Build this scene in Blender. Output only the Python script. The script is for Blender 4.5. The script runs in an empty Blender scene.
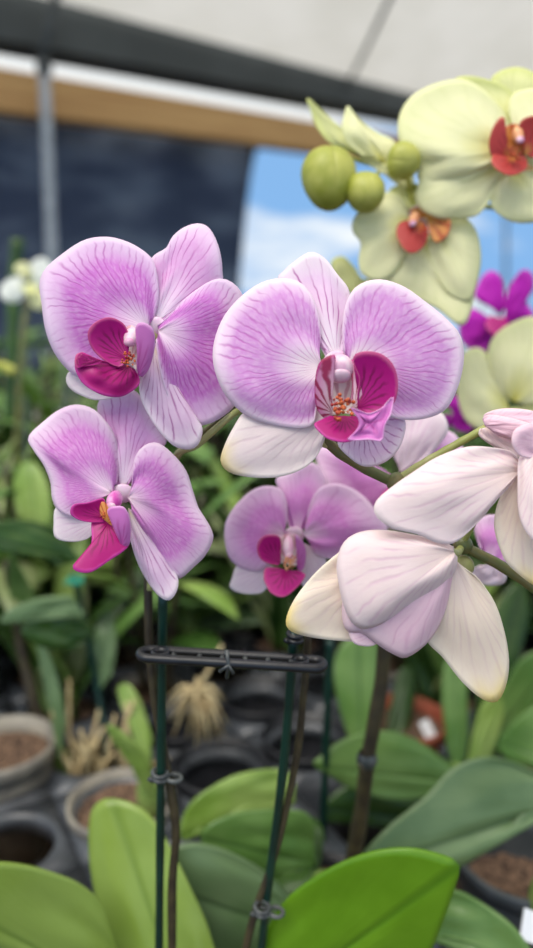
import bpy, math, random
from mathutils import Vector, Matrix, noise as mnoise

random.seed(7)
PI = math.pi
SC = bpy.context.scene
COL = SC.collection

# ------------------------------------------------------------------ camera
PITCH = math.radians(11.0)
FPX = 700.0
CAM = Vector((0, 0, 1.25))
FWD = Vector((0, math.cos(PITCH), -math.sin(PITCH)))
UP = Vector((0, math.sin(PITCH), math.cos(PITCH)))
RIGHT = Vector((1, 0, 0))
cd = bpy.data.cameras.new('camera')
cam = bpy.data.objects.new('camera', cd)
COL.objects.link(cam)
cam.location = CAM
cam.rotation_euler = (PI / 2 - PITCH, 0, 0)
cd.sensor_fit = 'VERTICAL'
cd.sensor_height = 36
cd.lens = FPX / 948 * 36
cd.clip_start = 0.01
cd.dof.use_dof = True
cd.dof.focus_distance = 0.270
cd.dof.aperture_fstop = 4.0
SC.camera = cam

# ------------------------------------------------------------------ world, light, exposure
SC.view_settings.view_transform = 'Standard'
SC.view_settings.look = 'None'
SC.view_settings.gamma = 1
SC.view_settings.use_curve_mapping = False
SC.view_settings.exposure = 0.0

W = bpy.data.worlds.new('sky')
SC.world = W
W.use_nodes = True
nt = W.node_tree
nt.nodes.clear()
o_ = nt.nodes.new('ShaderNodeOutputWorld')
bg = nt.nodes.new('ShaderNodeBackground')
tc = nt.nodes.new('ShaderNodeTexCoord')
mp = nt.nodes.new('ShaderNodeMapping')
mp.inputs['Scale'].default_value = (4.2, 4.2, 15.0)
mp.inputs['Location'].default_value = (0.3, 0.0, 0.35)
nz = nt.nodes.new('ShaderNodeTexNoise')
nz.inputs['Scale'].default_value = 1.0
nz.inputs['Detail'].default_value = 5
nz.inputs['Roughness'].default_value = 0.5
sp = nt.nodes.new('ShaderNodeSeparateXYZ')
el = nt.nodes.new('ShaderNodeMapRange')       # more haze and cloud higher up
el.inputs['From Min'].default_value = 0.24
el.inputs['From Max'].default_value = 0.33
el.inputs['To Min'].default_value = 0.0
el.inputs['To Max'].default_value = 0.55
ad = nt.nodes.new('ShaderNodeMath'); ad.operation = 'ADD'
cr = nt.nodes.new('ShaderNodeValToRGB')
cr.color_ramp.elements[0].position = 0.50
cr.color_ramp.elements[0].color = (0.24, 0.47, 0.82, 1)
cr.color_ramp.elements[1].position = 0.68
cr.color_ramp.elements[1].color = (0.97, 1.0, 1.0, 1)
nt.links.new(tc.outputs['Generated'], mp.inputs['Vector'])
nt.links.new(mp.outputs['Vector'], nz.inputs['Vector'])
nt.links.new(tc.outputs['Generated'], sp.inputs[0])
nt.links.new(sp.outputs['Z'], el.inputs['Value'])
nt.links.new(nz.outputs['Fac'], ad.inputs[0])
nt.links.new(el.outputs['Result'], ad.inputs[1])
nt.links.new(ad.outputs[0], cr.inputs['Fac'])
nt.links.new(cr.outputs['Color'], bg.inputs['Color'])
nt.links.new(bg.outputs[0], o_.inputs[0])
bg.inputs['Strength'].default_value = 1.05

def area(name, loc, target, size, energy, col=(1, 1, 1)):
    l = bpy.data.lights.new(name, 'AREA')
    l.shape = 'SQUARE'; l.size = size; l.energy = energy; l.color = col
    o = bpy.data.objects.new(name, l); COL.objects.link(o)
    o.location = loc
    o.rotation_euler = (Vector(target) - Vector(loc)).to_track_quat('-Z', 'Y').to_euler()
    return o
sun = bpy.data.lights.new('sun', 'SUN'); sun.energy = 1.9; sun.angle = math.radians(35); sun.color = (1.0, 0.95, 0.88)
so = bpy.data.objects.new('sun', sun); COL.objects.link(so)
so.rotation_euler = Vector((0.35, 0.55, -1.0)).to_track_quat('-Z', 'Y').to_euler()
area('roof_daylight', (-0.3, 0.0, 3.6), (0, 0.6, 1.0), 2.6, 34, (1.0, 0.92, 0.82))

# ------------------------------------------------------------------ helpers
def at(px, py, d):
    return CAM + d * (FWD + RIGHT * ((px - 266.5) / FPX) + UP * ((474 - py) / FPX))

def on_z(px, py, z):
    r = FWD + RIGHT * ((px - 266.5) / FPX) + UP * ((474 - py) / FPX)
    return CAM + r * ((z - CAM.z) / r.z)

def props(o, label=None, cat=None, group=None, kind=None):
    if label: o['label'] = label
    if cat: o['category'] = cat
    if group: o['group'] = group
    if kind: o['kind'] = kind
    return o

def empty(name, loc, label, cat, group=None):
    o = bpy.data.objects.new(name, None)
    o.empty_display_size = 0.01
    COL.objects.link(o)
    o.location = loc
    return props(o, label, cat, group)

def origin_of(p):
    v = Vector((0, 0, 0))
    while p is not None:
        v += p.location
        p = p.parent
    return v

class MB:
    """collects shapes in world coordinates, then links them as one mesh object"""
    def __init__(s):
        s.v = []; s.f = []; s.uv = []
    def add(s, vs, fs, uvs=None):
        n = len(s.v)
        s.v += [Vector(v) for v in vs]
        s.uv += uvs if uvs else [(0, 0)] * len(vs)
        s.f += [tuple(i + n for i in f) for f in fs]
        return s
    def box(s, c, sz, rot=None):
        c = Vector(c); h = Vector(sz) / 2
        vs = [Vector((x * h.x, y * h.y, z * h.z)) for x in (-1, 1) for y in (-1, 1) for z in (-1, 1)]
        if rot is not None: vs = [rot @ v for v in vs]
        fs = [(0, 1, 3, 2), (4, 6, 7, 5), (0, 4, 5, 1), (2, 3, 7, 6), (0, 2, 6, 4), (1, 5, 7, 3)]
        return s.add([c + v for v in vs], fs)
    def prism(s, quad, off):
        """a four-cornered slab given thickness along off"""
        q = [Vector(p) for p in quad]; off = Vector(off)
        return s.add(q + [p + off for p in q], [(0, 1, 2, 3), (7, 6, 5, 4), (0, 4, 5, 1), (1, 5, 6, 2), (2, 6, 7, 3), (3, 7, 4, 0)])
    def tube(s, pts, rad, seg=10, cap=True):
        pts = [Vector(p) for p in pts]
        n = len(pts)
        if not hasattr(rad, '__len__'): rad = [rad] * n
        vs = []; uv = []; ref = None
        for i, p in enumerate(pts):
            t = (pts[min(i + 1, n - 1)] - pts[max(i - 1, 0)]).normalized()
            if ref is None:
                ref = t.orthogonal().normalized()
            ref = (ref - t * ref.dot(t)).normalized()
            b = t.cross(ref)
            for k in range(seg):
                a = 2 * PI * k / seg
                vs.append(p + (ref * math.cos(a) + b * math.sin(a)) * rad[i])
                uv.append((k / seg, i / max(1, n - 1)))
        fs = []
        for i in range(n - 1):
            for k in range(seg):
                k2 = (k + 1) % seg
                fs.append((i * seg + k, i * seg + k2, (i + 1) * seg + k2, (i + 1) * seg + k))
        if cap:
            fs.append(tuple(range(seg))[::-1]); fs.append(tuple((n - 1) * seg + k for k in range(seg)))
        return s.add(vs, fs, uv)
    def lathe(s, c, prof, seg=40, axis=None, closed=False):
        c = Vector(c)
        q = Vector((0, 0, 1)).rotation_difference(Vector(axis)) if axis is not None else None
        vs = []; n = len(prof)
        for r, z in prof:
            for k in range(seg):
                a = 2 * PI * k / seg
                v = Vector((r * math.cos(a), r * math.sin(a), z))
                vs.append(c + (q @ v if q else v))
        fs = []
        for i in range(n - 1 if not closed else n):
            j = (i + 1) % n
            for k in range(seg):
                k2 = (k + 1) % seg
                fs.append((i * seg + k, i * seg + k2, j * seg + k2, j * seg + k))
        return s.add(vs, fs)
    def blob(s, c, r, axis=(0, 0, 1), seg=20, rings=12, fn=None):
        """egg shape, r=(rx,ry,rz) with z along axis; fn(u,ang) gives a radius factor"""
        c = Vector(c); q = Vector((0, 0, 1)).rotation_difference(Vector(axis).normalized())
        vs = []; uv = []
        for i in range(rings + 1):
            th = PI * i / rings
            for k in range(seg):
                a = 2 * PI * k / seg
                f = fn(i / rings, a) if fn else 1
                v = Vector((r[0] * math.sin(th) * math.cos(a) * f, r[1] * math.sin(th) * math.sin(a) * f, -r[2] * math.cos(th)))
                vs.append(c + q @ v); uv.append((k / seg, i / rings))
        fs = []
        for i in range(rings):
            for k in range(seg):
                k2 = (k + 1) % seg
                fs.append((i * seg + k, i * seg + k2, (i + 1) * seg + k2, (i + 1) * seg + k))
        return s.add(vs, fs, uv)
    def build(s, name, mat, parent=None, smooth=True, label=None, cat=None, group=None, kind=None, thick=0, sub=0, origin=None):
        if parent is not None:
            org = origin_of(parent)
            loc = Vector((0, 0, 0))
        else:
            if origin is None:
                org = sum(s.v, Vector((0, 0, 0))) / len(s.v)
                org.z = min(v.z for v in s.v)
            else: org = Vector(origin)
            loc = org
        me = bpy.data.meshes.new(name)
        me.from_pydata([tuple(v - org) for v in s.v], [], s.f)
        uvl = me.uv_layers.new(name='UVMap')
        for lp in me.loops:
            uvl.data[lp.index].uv = s.uv[lp.vertex_index]
        if smooth:
            me.polygons.foreach_set('use_smooth', [True] * len(me.polygons))
        me.materials.append(mat)
        me.validate(); me.update()
        o = bpy.data.objects.new(name, me)
        COL.objects.link(o)
        o.location = loc
        if parent is not None: o.parent = parent
        if thick:
            m = o.modifiers.new('thickness', 'SOLIDIFY'); m.thickness = thick; m.offset = 0
        if sub:
            m = o.modifiers.new('smooth', 'SUBSURF'); m.levels = sub; m.render_levels = sub
        return props(o, label, cat, group, kind)

def copy_tree(o, parent=None):
    c = o.copy(); COL.objects.link(c)
    if parent is not None: c.parent = parent
    for ch in list(o.children): copy_tree(ch, c)
    return c

def smooth_line(pts, n):
    """Catmull-Rom through 2-D or 3-D points, n+1 samples equally spaced along its length"""
    P = [Vector(p) for p in pts]
    P = [P[0] * 2 - P[1]] + P + [P[-1] * 2 - P[-2]]
    d = []
    for i in range(1, len(P) - 2):
        for k in range(12):
            t = k / 12
            p0, p1, p2, p3 = P[i - 1], P[i], P[i + 1], P[i + 2]
            d.append(0.5 * ((2 * p1) + (p2 - p0) * t + (2 * p0 - 5 * p1 + 4 * p2 - p3) * t * t + (3 * p1 - p0 - 3 * p2 + p3) * t ** 3))
    d.append(P[-2])
    L = [0]
    for i in range(1, len(d)): L.append(L[-1] + (d[i] - d[i - 1]).length)
    out = []; j = 0
    for k in range(n + 1):
        x = L[-1] * k / n
        while j < len(L) - 2 and L[j + 1] < x: j += 1
        t = (x - L[j]) / max(1e-9, L[j + 1] - L[j])
        out.append(d[j].lerp(d[j + 1], min(1, t)))
    return out

class T:
    """tracing frame: x = x0 + s*X, y = y0 + s*Y"""
    def __init__(s, x0, y0, k): s.x0, s.y0, s.k = x0, y0, k
    def __call__(s, p): return Vector((s.x0 + s.k * p[0], s.y0 + s.k * p[1]))
T1 = T(30, 210, .4128); T2 = T(200, 240, .5253); T3 = T(20, 390, .394); T4 = T(210, 440, .3565)
T5 = T(270, 400, .4934); T6 = T(290, 60, .4559); T7 = T(0, 600, .5066); T8 = T(263, 600, .5066)
T0 = T(0, 0, 1)

def patch(name, tr, base, outline, db, dt, mat, parent=None, dome=0.0, cross=0.0, wave=0.0, wk=3, ph=0.0,
          bend=0.12, curl=0.0, groove=0.0, thick=0.00035, ns=56, nr=18, sub=0, label=None, axis=None, jit=0.0, **kw):
    """a petal or leaf: rays run from its base to its rim; db/dt = distance of base and tip, the rest shapes its relief (metres)"""
    B = tr(base)
    O = smooth_line([tr(p) for p in outline], ns)
    A = (tr(axis) if axis else O[ns // 2]) - B
    al = A.length; ad_ = A / al
    vs = []; uv = []
    hp = random.random() * 50
    st = 0.5
    if axis:
        tp = tr(axis); st = min(range(ns + 1), key=lambda i: (O[i] - tp).length) / ns
        st = min(.8, max(.2, st))
    def us(s): return s / st * .5 if s < st else .5 + (s - st) / (1 - st) * .5
    def pt(s, r, o):
        D = o - B
        C = B + 0.5 * (D * (1 - bend) + ad_ * D.length * bend)
        p = (1 - r) ** 2 * B + 2 * r * (1 - r) * C + r * r * o
        q = p - B
        t = q.dot(ad_) / al
        c = (q.x * ad_.y - q.y * ad_.x) / al
        d = db + (dt - db) * t + cross * c
        d -= .45 * dome * math.sin(PI * min(1, r) ** 0.9) * math.sin(PI * s) ** 0.6
        d += curl * r ** 3
        d += wave * math.sin(2 * PI * wk * s + ph) * r ** 2.5
        if jit: d += jit * (mnoise.noise(Vector((s * 5 + hp, r * 3, 0.3)))) * r
        d += groove * math.exp(-((us(s) - 0.5) / 0.05) ** 2) * (1 - r) * min(1, r * 4)
        return at(p.x, p.y, d)
    vs.append(pt(0.5, 0, O[ns // 2])); uv.append((0.5, 0))
    for j in range(1, nr + 1):
        r = j / nr
        for i in range(ns + 1):
            vs.append(pt(i / ns, r, O[i])); uv.append((us(i / ns), r))
    fs = []
    for i in range(ns): fs.append((0, 1 + i, 2 + i))
    for j in range(nr - 1):
        a = 1 + j * (ns + 1); b = a + ns + 1
        for i in range(ns): fs.append((a + i, b + i, b + i + 1, a + i + 1))
    m = MB(); m.add(vs, fs, uv)
    return m.build(name, mat, parent, thick=thick, sub=sub, label=label, **kw)

# ------------------------------------------------------------------ materials
def srgb(r, g, b):
    def c(x):
        x /= 255
        return x / 12.92 if x <= 0.04045 else ((x + 0.055) / 1.055) ** 2.4
    return (c(r), c(g), c(b), 1)

class N:
    """small node-tree writer"""
    def __init__(s, name):
        s.m = bpy.data.materials.new(name); s.m.use_nodes = True
        s.t = s.m.node_tree; s.t.nodes.clear()
        s.out = s.t.nodes.new('ShaderNodeOutputMaterial')
    def n(s, kind, **kw):
        x = s.t.nodes.new('ShaderNode' + kind)
        for k, v in kw.items(): setattr(x, k, v)
        return x
    def l(s, a, b): s.t.links.new(a, b)
    def math(s, op, a, b=None, c=None):
        x = s.n('Math', operation=op)
        for i, v in enumerate((a, b, c)):
            if v is None: continue
            if isinstance(v, (int, float)): x.inputs[i].default_value = v
            else: s.l(v, x.inputs[i])
        return x.outputs[0]
    def rng(s, v, a, b, c=0.0, d=1.0, smooth=True):
        x = s.n('MapRange', interpolation_type='SMOOTHSTEP' if smooth else 'LINEAR')
        s.l(v, x.inputs['Value'])
        for k, q in zip(('From Min', 'From Max', 'To Min', 'To Max'), (a, b, c, d)): x.inputs[k].default_value = q
        return x.outputs['Result']
    def mix(s, f, a, b):
        x = s.n('Mix', data_type='RGBA')
        for i, v in ((0, f), (6, a), (7, b)):
            if isinstance(v, (int, float)): x.inputs[i].default_value = v
            elif isinstance(v, tuple): x.inputs[i].default_value = v
            else: s.l(v, x.inputs[i])
        return x.outputs[2]
    def noise(s, vec, scale, detail=3, rough=0.5):
        x = s.n('TexNoise'); x.inputs['Scale'].default_value = scale; x.inputs['Detail'].default_value = detail
        x.inputs['Roughness'].default_value = rough
        if vec is not None: s.l(vec, x.inputs['Vector'])
        return x.outputs['Fac']
    def ramp(s, f, stops):
        x = s.n('ValToRGB'); e = x.color_ramp.elements
        while len(e) < len(stops): e.new(0.5)
        for k, (p, c) in zip(e, stops): k.position = p; k.color = c
        s.l(f, x.inputs['Fac']); return x.outputs['Color']
    def finish(s, col, rough=0.5, trans=0.0, tcol=None, bump=None, bstr=0.2, bdist=0.001, metal=0.0, spec=0.5, coat=0.0, sheen=0.0):
        p = s.n('BsdfPrincipled')
        if isinstance(col, tuple): p.inputs['Base Color'].default_value = col
        else: s.l(col, p.inputs['Base Color'])
        if isinstance(rough, (int, float)): p.inputs['Roughness'].default_value = rough
        else: s.l(rough, p.inputs['Roughness'])
        p.inputs['Metallic'].default_value = metal
        p.inputs['Specular IOR Level'].default_value = spec
        p.inputs['Coat Weight'].default_value = coat
        if bump is not None:
            b = s.n('Bump'); b.inputs['Strength'].default_value = bstr; b.inputs['Distance'].default_value = bdist
            s.l(bump, b.inputs['Height']); s.l(b.outputs[0], p.inputs['Normal'])
        if trans:
            tr = s.n('BsdfTranslucent'); c = tcol if tcol is not None else col
            if isinstance(c, tuple): tr.inputs['Color'].default_value = c
            else: s.l(c, tr.inputs['Color'])
            mx = s.n('MixShader'); mx.inputs[0].default_value = trans
            s.l(p.outputs[0], mx.inputs[1]); s.l(tr.outputs[0], mx.inputs[2]); s.l(mx.outputs[0], s.out.inputs[0])
        else: s.l(p.outputs[0], s.out.inputs[0])
        return s.m

def petal_mat(name, base, inner, mid, edge, vein, nv=13, vs=0.55, w=0.16, tip=None, trans=0.35, r0=0.16, r1=0.42, r2=0.8, r3=0.975, seed=0.0, spot=None):
    """fan veins that run from the base (v=0) to the rim (v=1)"""
    k = N(name)
    uv = k.n('UVMap').outputs[0]
    sx = k.n('SeparateXYZ'); k.l(uv, sx.inputs[0]); S, R = sx.outputs[0], sx.outputs[1]
    mp = k.n('Mapping'); mp.inputs['Scale'].default_value = (4, 2.4, 1); mp.inputs['Location'].default_value = (seed, seed * 2, 0); k.l(uv, mp.inputs[0])
    n1 = k.noise(mp.outputs[0], 1.0, 3)
    tc = k.n('TexCoord').outputs['Object']
    n2 = k.noise(tc, 60, 3)
    dist = k.math('MULTIPLY', k.math('SUBTRACT', n1, 0.5), 0.13)
    s2 = k.math('ADD', S, k.math('MULTIPLY', dist, R))
    def veins(n, off, ww):
        f = k.math('FRACT', k.math('ADD', k.math('MULTIPLY', s2, n), off))
        a = k.math('ABSOLUTE', k.math('SUBTRACT', f, 0.5))
        return k.rng(k.math('DIVIDE', a, k.rng(R, .2, .9, 1.0, .55, False)), 0.0, ww, 1.0, 0.0)
    a = veins(nv, 0.0, w)
    b = k.math('MULTIPLY', veins(nv, 0.5, w * 0.8), k.rng(R, 0.38, 0.55))
    c = k.math('MULTIPLY', veins(nv * 2, 0.5, w * 0.9), k.math('MULTIPLY', k.rng(R, 0.6, 0.75), 0.6))
    v = k.math('MAXIMUM', k.math('MAXIMUM', a, b), c)
    # veins break up along their length and die out before the rim
    mp2 = k.n('Mapping'); mp2.inputs['Scale'].default_value = (16, 3, 1); k.l(uv, mp2.inputs[0])
    br = k.rng(k.noise(mp2.outputs[0], 1.0, 2), 0.32, 0.62, 0.15, 1.0)
    v = k.math('MULTIPLY', k.math('MULTIPLY', v, br), k.math('MULTIPLY', k.rng(R, 0.90, 0.99, 1.0, 0.0), k.rng(R, 0.05, 0.2)))
    rr = k.math('ADD', R, k.math('MULTIPLY', k.math('SUBTRACT', n2, 0.5), 0.16))
    col = k.ramp(rr, [(0.0, base), (r0, inner), (r1, mid), (r2, mid), ((r2 + r3) / 2, tuple(.45 * a_ + .55 * b_ for a_, b_ in zip(mid, edge))), (r3, edge), (1.0, edge)])
    # fine fibrous mottle between the veins
    mp3 = k.n('Mapping'); mp3.inputs['Scale'].default_value = (90, 14, 1); k.l(uv, mp3.inputs[0])
    fn = k.noise(mp3.outputs[0], 1.0, 2)
    col = k.mix(k.math('MULTIPLY', k.rng(fn, 0.4, 0.7), 0.26), col, edge)
    col = k.mix(k.math('MULTIPLY', v, vs), col, vein)
    if tip:
        tm = k.math('MULTIPLY', k.rng(k.math('ADD', R, k.math('MULTIPLY', k.math('SUBTRACT', n2, .5), .2)), 0.80, 1.04),
                    k.rng(k.math('ABSOLUTE', k.math('SUBTRACT', S, tip[1])), 0.01, 0.12, 1.0, 0.0))
        col = k.mix(tm, col, tip[0])
        if spot:
            col = k.mix(k.math('MULTIPLY', k.rng(k.math('MULTIPLY', tm, k.math('ADD', n2, .35)), .55, .75), .7), col, spot)
    h = k.math('ADD', k.math('MULTIPLY', v, -0.25), k.math('MULTIPLY', fn, 0.3))
    return k.finish(col, 0.62, trans, None, h, 0.4, 0.0006, spec=0.18)

PW = srgb(248, 232, 244)
M = {}
M['p1'] = petal_mat('pink_petal', srgb(250, 234, 244), srgb(244, 218, 240), srgb(212, 130, 210), srgb(242, 218, 240), srgb(176, 54, 164), 20, .55, w=.2, trans=.3, r0=.16, r1=.40, r2=.72, r3=.985)
M['p2'] = petal_mat('lilac_petal', srgb(252, 242, 246), srgb(250, 234, 244), srgb(222, 162, 220), srgb(250, 232, 244), srgb(186, 66, 172), 20, .5, w=.2, trans=.3, seed=3, r0=.22, r1=.46, r2=.84, r3=.985)
M['p3'] = petal_mat('rosy_petal', srgb(252, 236, 242), srgb(246, 216, 238), srgb(216, 138, 210), srgb(246, 222, 240), srgb(184, 80, 172), 22, .42, w=.2, trans=.3, seed=7, r0=.14, r1=.4, r2=.74, r3=.985)
M['p4'] = petal_mat('bright_pink_petal', srgb(252, 240, 246), srgb(242, 206, 234), srgb(226, 148, 218), srgb(246, 216, 240), srgb(190, 84, 176), 12, .35, trans=.3, seed=9, r0=.12, r1=.36, r2=.6)
M['ds'] = petal_mat('dorsal_sepal', srgb(250, 240, 244), srgb(250, 240, 246), srgb(238, 208, 234), srgb(246, 232, 240), srgb(176, 62, 158), 8, .75, w=.14, trans=.3, seed=11, r1=.6)
M['ds1'] = petal_mat('pink_dorsal_sepal', srgb(252, 240, 246), srgb(248, 230, 244), srgb(230, 176, 224), srgb(242, 218, 240), srgb(182, 70, 166), 11, .65, w=.14, trans=.3, seed=12, r1=.55)
M['ls'] = petal_mat('striped_lateral_sepal', srgb(244, 232, 170), srgb(248, 234, 236), srgb(238, 206, 232), srgb(248, 232, 242), srgb(168, 60, 152), 9, .7, w=.16, trans=.3, seed=13)
M['plain'] = petal_mat('white_pink_sepal', srgb(248, 226, 236), srgb(244, 226, 236), srgb(240, 222, 232), srgb(248, 236, 240), srgb(208, 150, 196), 7, .35, w=.2, trans=.3, seed=14)
M['pale'] = petal_mat('pale_sepal', srgb(240, 222, 226), srgb(242, 226, 228), srgb(238, 222, 222), srgb(246, 234, 230), srgb(208, 176, 192), 8, .35, w=.2, trans=.3, seed=15, tip=(srgb(240, 220, 140), .5), spot=srgb(170, 110, 50))
M['cream'] = petal_mat('cream_sepal', srgb(244, 222, 222), srgb(242, 224, 216), srgb(246, 230, 214), srgb(250, 238, 220), srgb(220, 190, 194), 8, .3, w=.22, trans=.3, seed=16, tip=(srgb(244, 220, 120), .5))
M['blush'] = petal_mat('blush_petal_back', srgb(244, 224, 216), srgb(248, 228, 222), srgb(248, 230, 228), srgb(250, 234, 234), srgb(220, 172, 200), 9, .4, w=.2, trans=.3, seed=18)
M['blush2'] = petal_mat('rosy_petal_back', srgb(238, 200, 212), srgb(240, 204, 218), srgb(242, 208, 222), srgb(248, 222, 230), srgb(216, 164, 194), 9, .4, w=.2, trans=.3, seed=19)
M['yel'] = petal_mat('pale_yellow_petal', srgb(232, 222, 80), srgb(240, 236, 160), srgb(244, 242, 198), srgb(240, 240, 190), srgb(216, 218, 150), 9, .2, w=.25, trans=.3, seed=21, r0=.16, r1=.46)
M['yel2'] = petal_mat('greenish_yellow_petal', srgb(214, 218, 130), srgb(228, 230, 160), srgb(232, 232, 174), srgb(220, 224, 150), srgb(200, 206, 120), 8, .3, w=.25, trans=.3, seed=22)
M['purple'] = petal_mat('deep_purple_petal', srgb(160, 20, 140), srgb(184, 26, 178), srgb(190, 34, 184), srgb(206, 70, 200), srgb(120, 10, 110), 9, .4, trans=.3, seed=23)
M['white'] = petal_mat('white_petal', srgb(220, 226, 150), srgb(226, 230, 200), srgb(240, 242, 236), srgb(244, 246, 240), srgb(206, 212, 190), 7, .2, trans=.3, seed=24)

def lip_mat(name, base, body, rim, stripe, ns=9, ss=0.0, r_in=0.35, trans=.2, streak_r=0.5):
    k = N(name); uv = k.n('UVMap').outputs[0]
    sx = k.n('SeparateXYZ'); k.l(uv, sx.inputs[0]); S, R = sx.outputs[0], sx.outputs[1]
    tc = k.n('TexCoord').outputs['Object']
    n2 = k.noise(tc, 150, 3)
    s2 = k.math('ADD', S, k.math('MULTIPLY', k.math('SUBTRACT', n2, .5), .12))
    f = k.math('ABSOLUTE', k.math('SUBTRACT', k.math('FRACT', k.math('MULTIPLY', s2, ns)), .5))
    st = k.math('MULTIPLY', k.rng(f, .08, .26, 1.0, 0.0), k.rng(R, streak_r, streak_r + .25, 1.0, 0.0))
    rr = k.math('ADD', R, k.math('MULTIPLY', k.math('SUBTRACT', n2, .5), .2))
    col = k.ramp(rr, [(0, base), (r_in, body), (.9, body), (.99, rim)])
    if ss: col = k.mix(k.math('MULTIPLY', st, ss), col, stripe)
    return k.finish(col, .42, trans, None, n2, .3, .0008, spec=.4)
M['lip'] = lip_mat('magenta_lip', srgb(172, 8, 108), srgb(188, 14, 130), srgb(204, 84, 140), srgb(116, 0, 66), 11, .7, streak_r=.6)
M['lipd'] = lip_mat('dark_magenta_lip', srgb(172, 6, 100), srgb(180, 6, 118), srgb(206, 64, 160), srgb(116, 0, 66), 11, .6, streak_r=.5)
M['lipf'] = lip_mat('lilac_lip_flap', srgb(206, 90, 176), srgb(214, 124, 198), srgb(228, 168, 218), srgb(180, 40, 140), 6, .4)
M['lips'] = lip_mat('striped_lip', srgb(248, 232, 232), srgb(226, 150, 190), srgb(190, 50, 130), srgb(160, 0, 70), 7, .9, .8, streak_r=1.2)
M['throat'] = lip_mat('pale_throat', srgb(250, 240, 200), srgb(248, 232, 226), srgb(232, 190, 206), srgb(190, 60, 110), 6, .5, streak_r=1.2)
M['lipr'] = lip_mat('brick_red_lip', srgb(214, 150, 70), srgb(190, 66, 62), srgb(206, 100, 84), srgb(130, 20, 20), 6, .4)
M['lipo'] = lip_mat('orange_lip', srgb(226, 190, 90), srgb(222, 150, 78), srgb(214, 120, 80), srgb(170, 50, 30), 7, .7, streak_r=1.2)

def simple(name, c, rough=.5, var=None, scale=30, trans=0, bump=0, metal=0, spec=.5, vf=1.0, coat=0):
    k = N(name); tc = k.n('TexCoord').outputs['Object']; n = k.noise(tc, scale, 4)
    col = k.mix(k.math('MULTIPLY', k.rng(n, .35, .65), vf), c, var) if var else c
    return k.finish(col, rough, trans, None, n if bump else None, bump, .001, metal=metal, spec=spec, coat=coat)
M['column'] = simple('orchid_column', srgb(232, 176, 206), .4, srgb(246, 222, 230), 200, .15)
M['columnm'] = simple('pink_orchid_column', srgb(206, 70, 170), .4, srgb(232, 170, 214), 150, .15)
M['callus'] = simple('orange_callus', srgb(206, 104, 52), .5, srgb(160, 36, 44), 420, .1)
M['callusy'] = simple('peach_callus', srgb(234, 180, 130), .4, srgb(214, 130, 90), 300, .1)
M['centre'] = simple('white_flower_centre', srgb(246, 224, 236), .5, srgb(236, 190, 224), 200, .2)
M['anther'] = simple('anther_cap', srgb(240, 206, 220), .35, srgb(224, 150, 190), 180, .15)
M['bud'] = simple('green_bud', srgb(166, 172, 62), .45, srgb(196, 196, 96), 60, .2)
M['stem'] = simple('olive_stem', srgb(92, 104, 58), .4, srgb(120, 112, 66), 120, 0)
M['stemb'] = simple('brown_green_stem', srgb(50, 42, 30), .5, srgb(70, 62, 40), 90, 0, .2)
M['ped'] = simple('yellow_green_pedicel', srgb(158, 166, 90), .4, srgb(190, 190, 130), 80, .1)
M['stake'] = simple('dark_green_stake', srgb(6, 40, 34), .3, srgb(12, 52, 42), 60)
M['blackp'] = simple('black_plastic', srgb(20, 21, 25), .35, srgb(30, 31, 36), 80)
M['clip'] = simple('grey_plastic_clip', srgb(54, 58, 60), .35, srgb(80, 84, 84), 200)
M['potb'] = simple('black_pot_plastic', srgb(24, 25, 30), .4, srgb(40, 41, 46), 30)
M['potg'] = simple('grey_pot_plastic', srgb(116, 112, 106), .5, srgb(146, 140, 128), 40)
M['potc'] = simple('charcoal_pot_plastic', srgb(56, 62, 66), .45, srgb(76, 80, 84), 40)
M['terra'] = simple('terracotta', srgb(132, 62, 42), .7, srgb(154, 84, 58), 40)
M['tray'] = simple('grey_tray_plastic', srgb(48, 51, 56), .35, srgb(76, 80, 86), 25)
M['soil'] = simple('bark_mix', srgb(52, 36, 28), .9, srgb(124, 98, 78), 260, 0, .9)
M['bench'] = simple('bench_boards', srgb(70, 54, 42), .8, srgb(110, 86, 66), 12, 0, .3)
M['root'] = simple('dry_root', srgb(188, 172, 132), .8, srgb(150, 130, 92), 90)
M['pipe'] = simple('galvanised_pipe', srgb(196, 200, 204), .5, srgb(164, 170, 174), 20)
M['dpipe'] = simple('dark_grey_pipe', srgb(92, 94, 90), .6, srgb(70, 72, 70), 20)
M['gutter'] = simple('dark_grey_gutter', srgb(62, 66, 64), .6, srgb(74, 78, 76), 3)
M['wpipe'] = simple('white_pipe', srgb(190, 192, 190), .5)
M['tag'] = simple('white_tag', srgb(220, 222, 226), .5)
M['tealtie'] = simple('teal_tie', srgb(30, 150, 120), .4)
M['ground'] = simple('gravel_ground', srgb(84, 80, 70), .9, srgb(60, 60, 48), 6)

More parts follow.
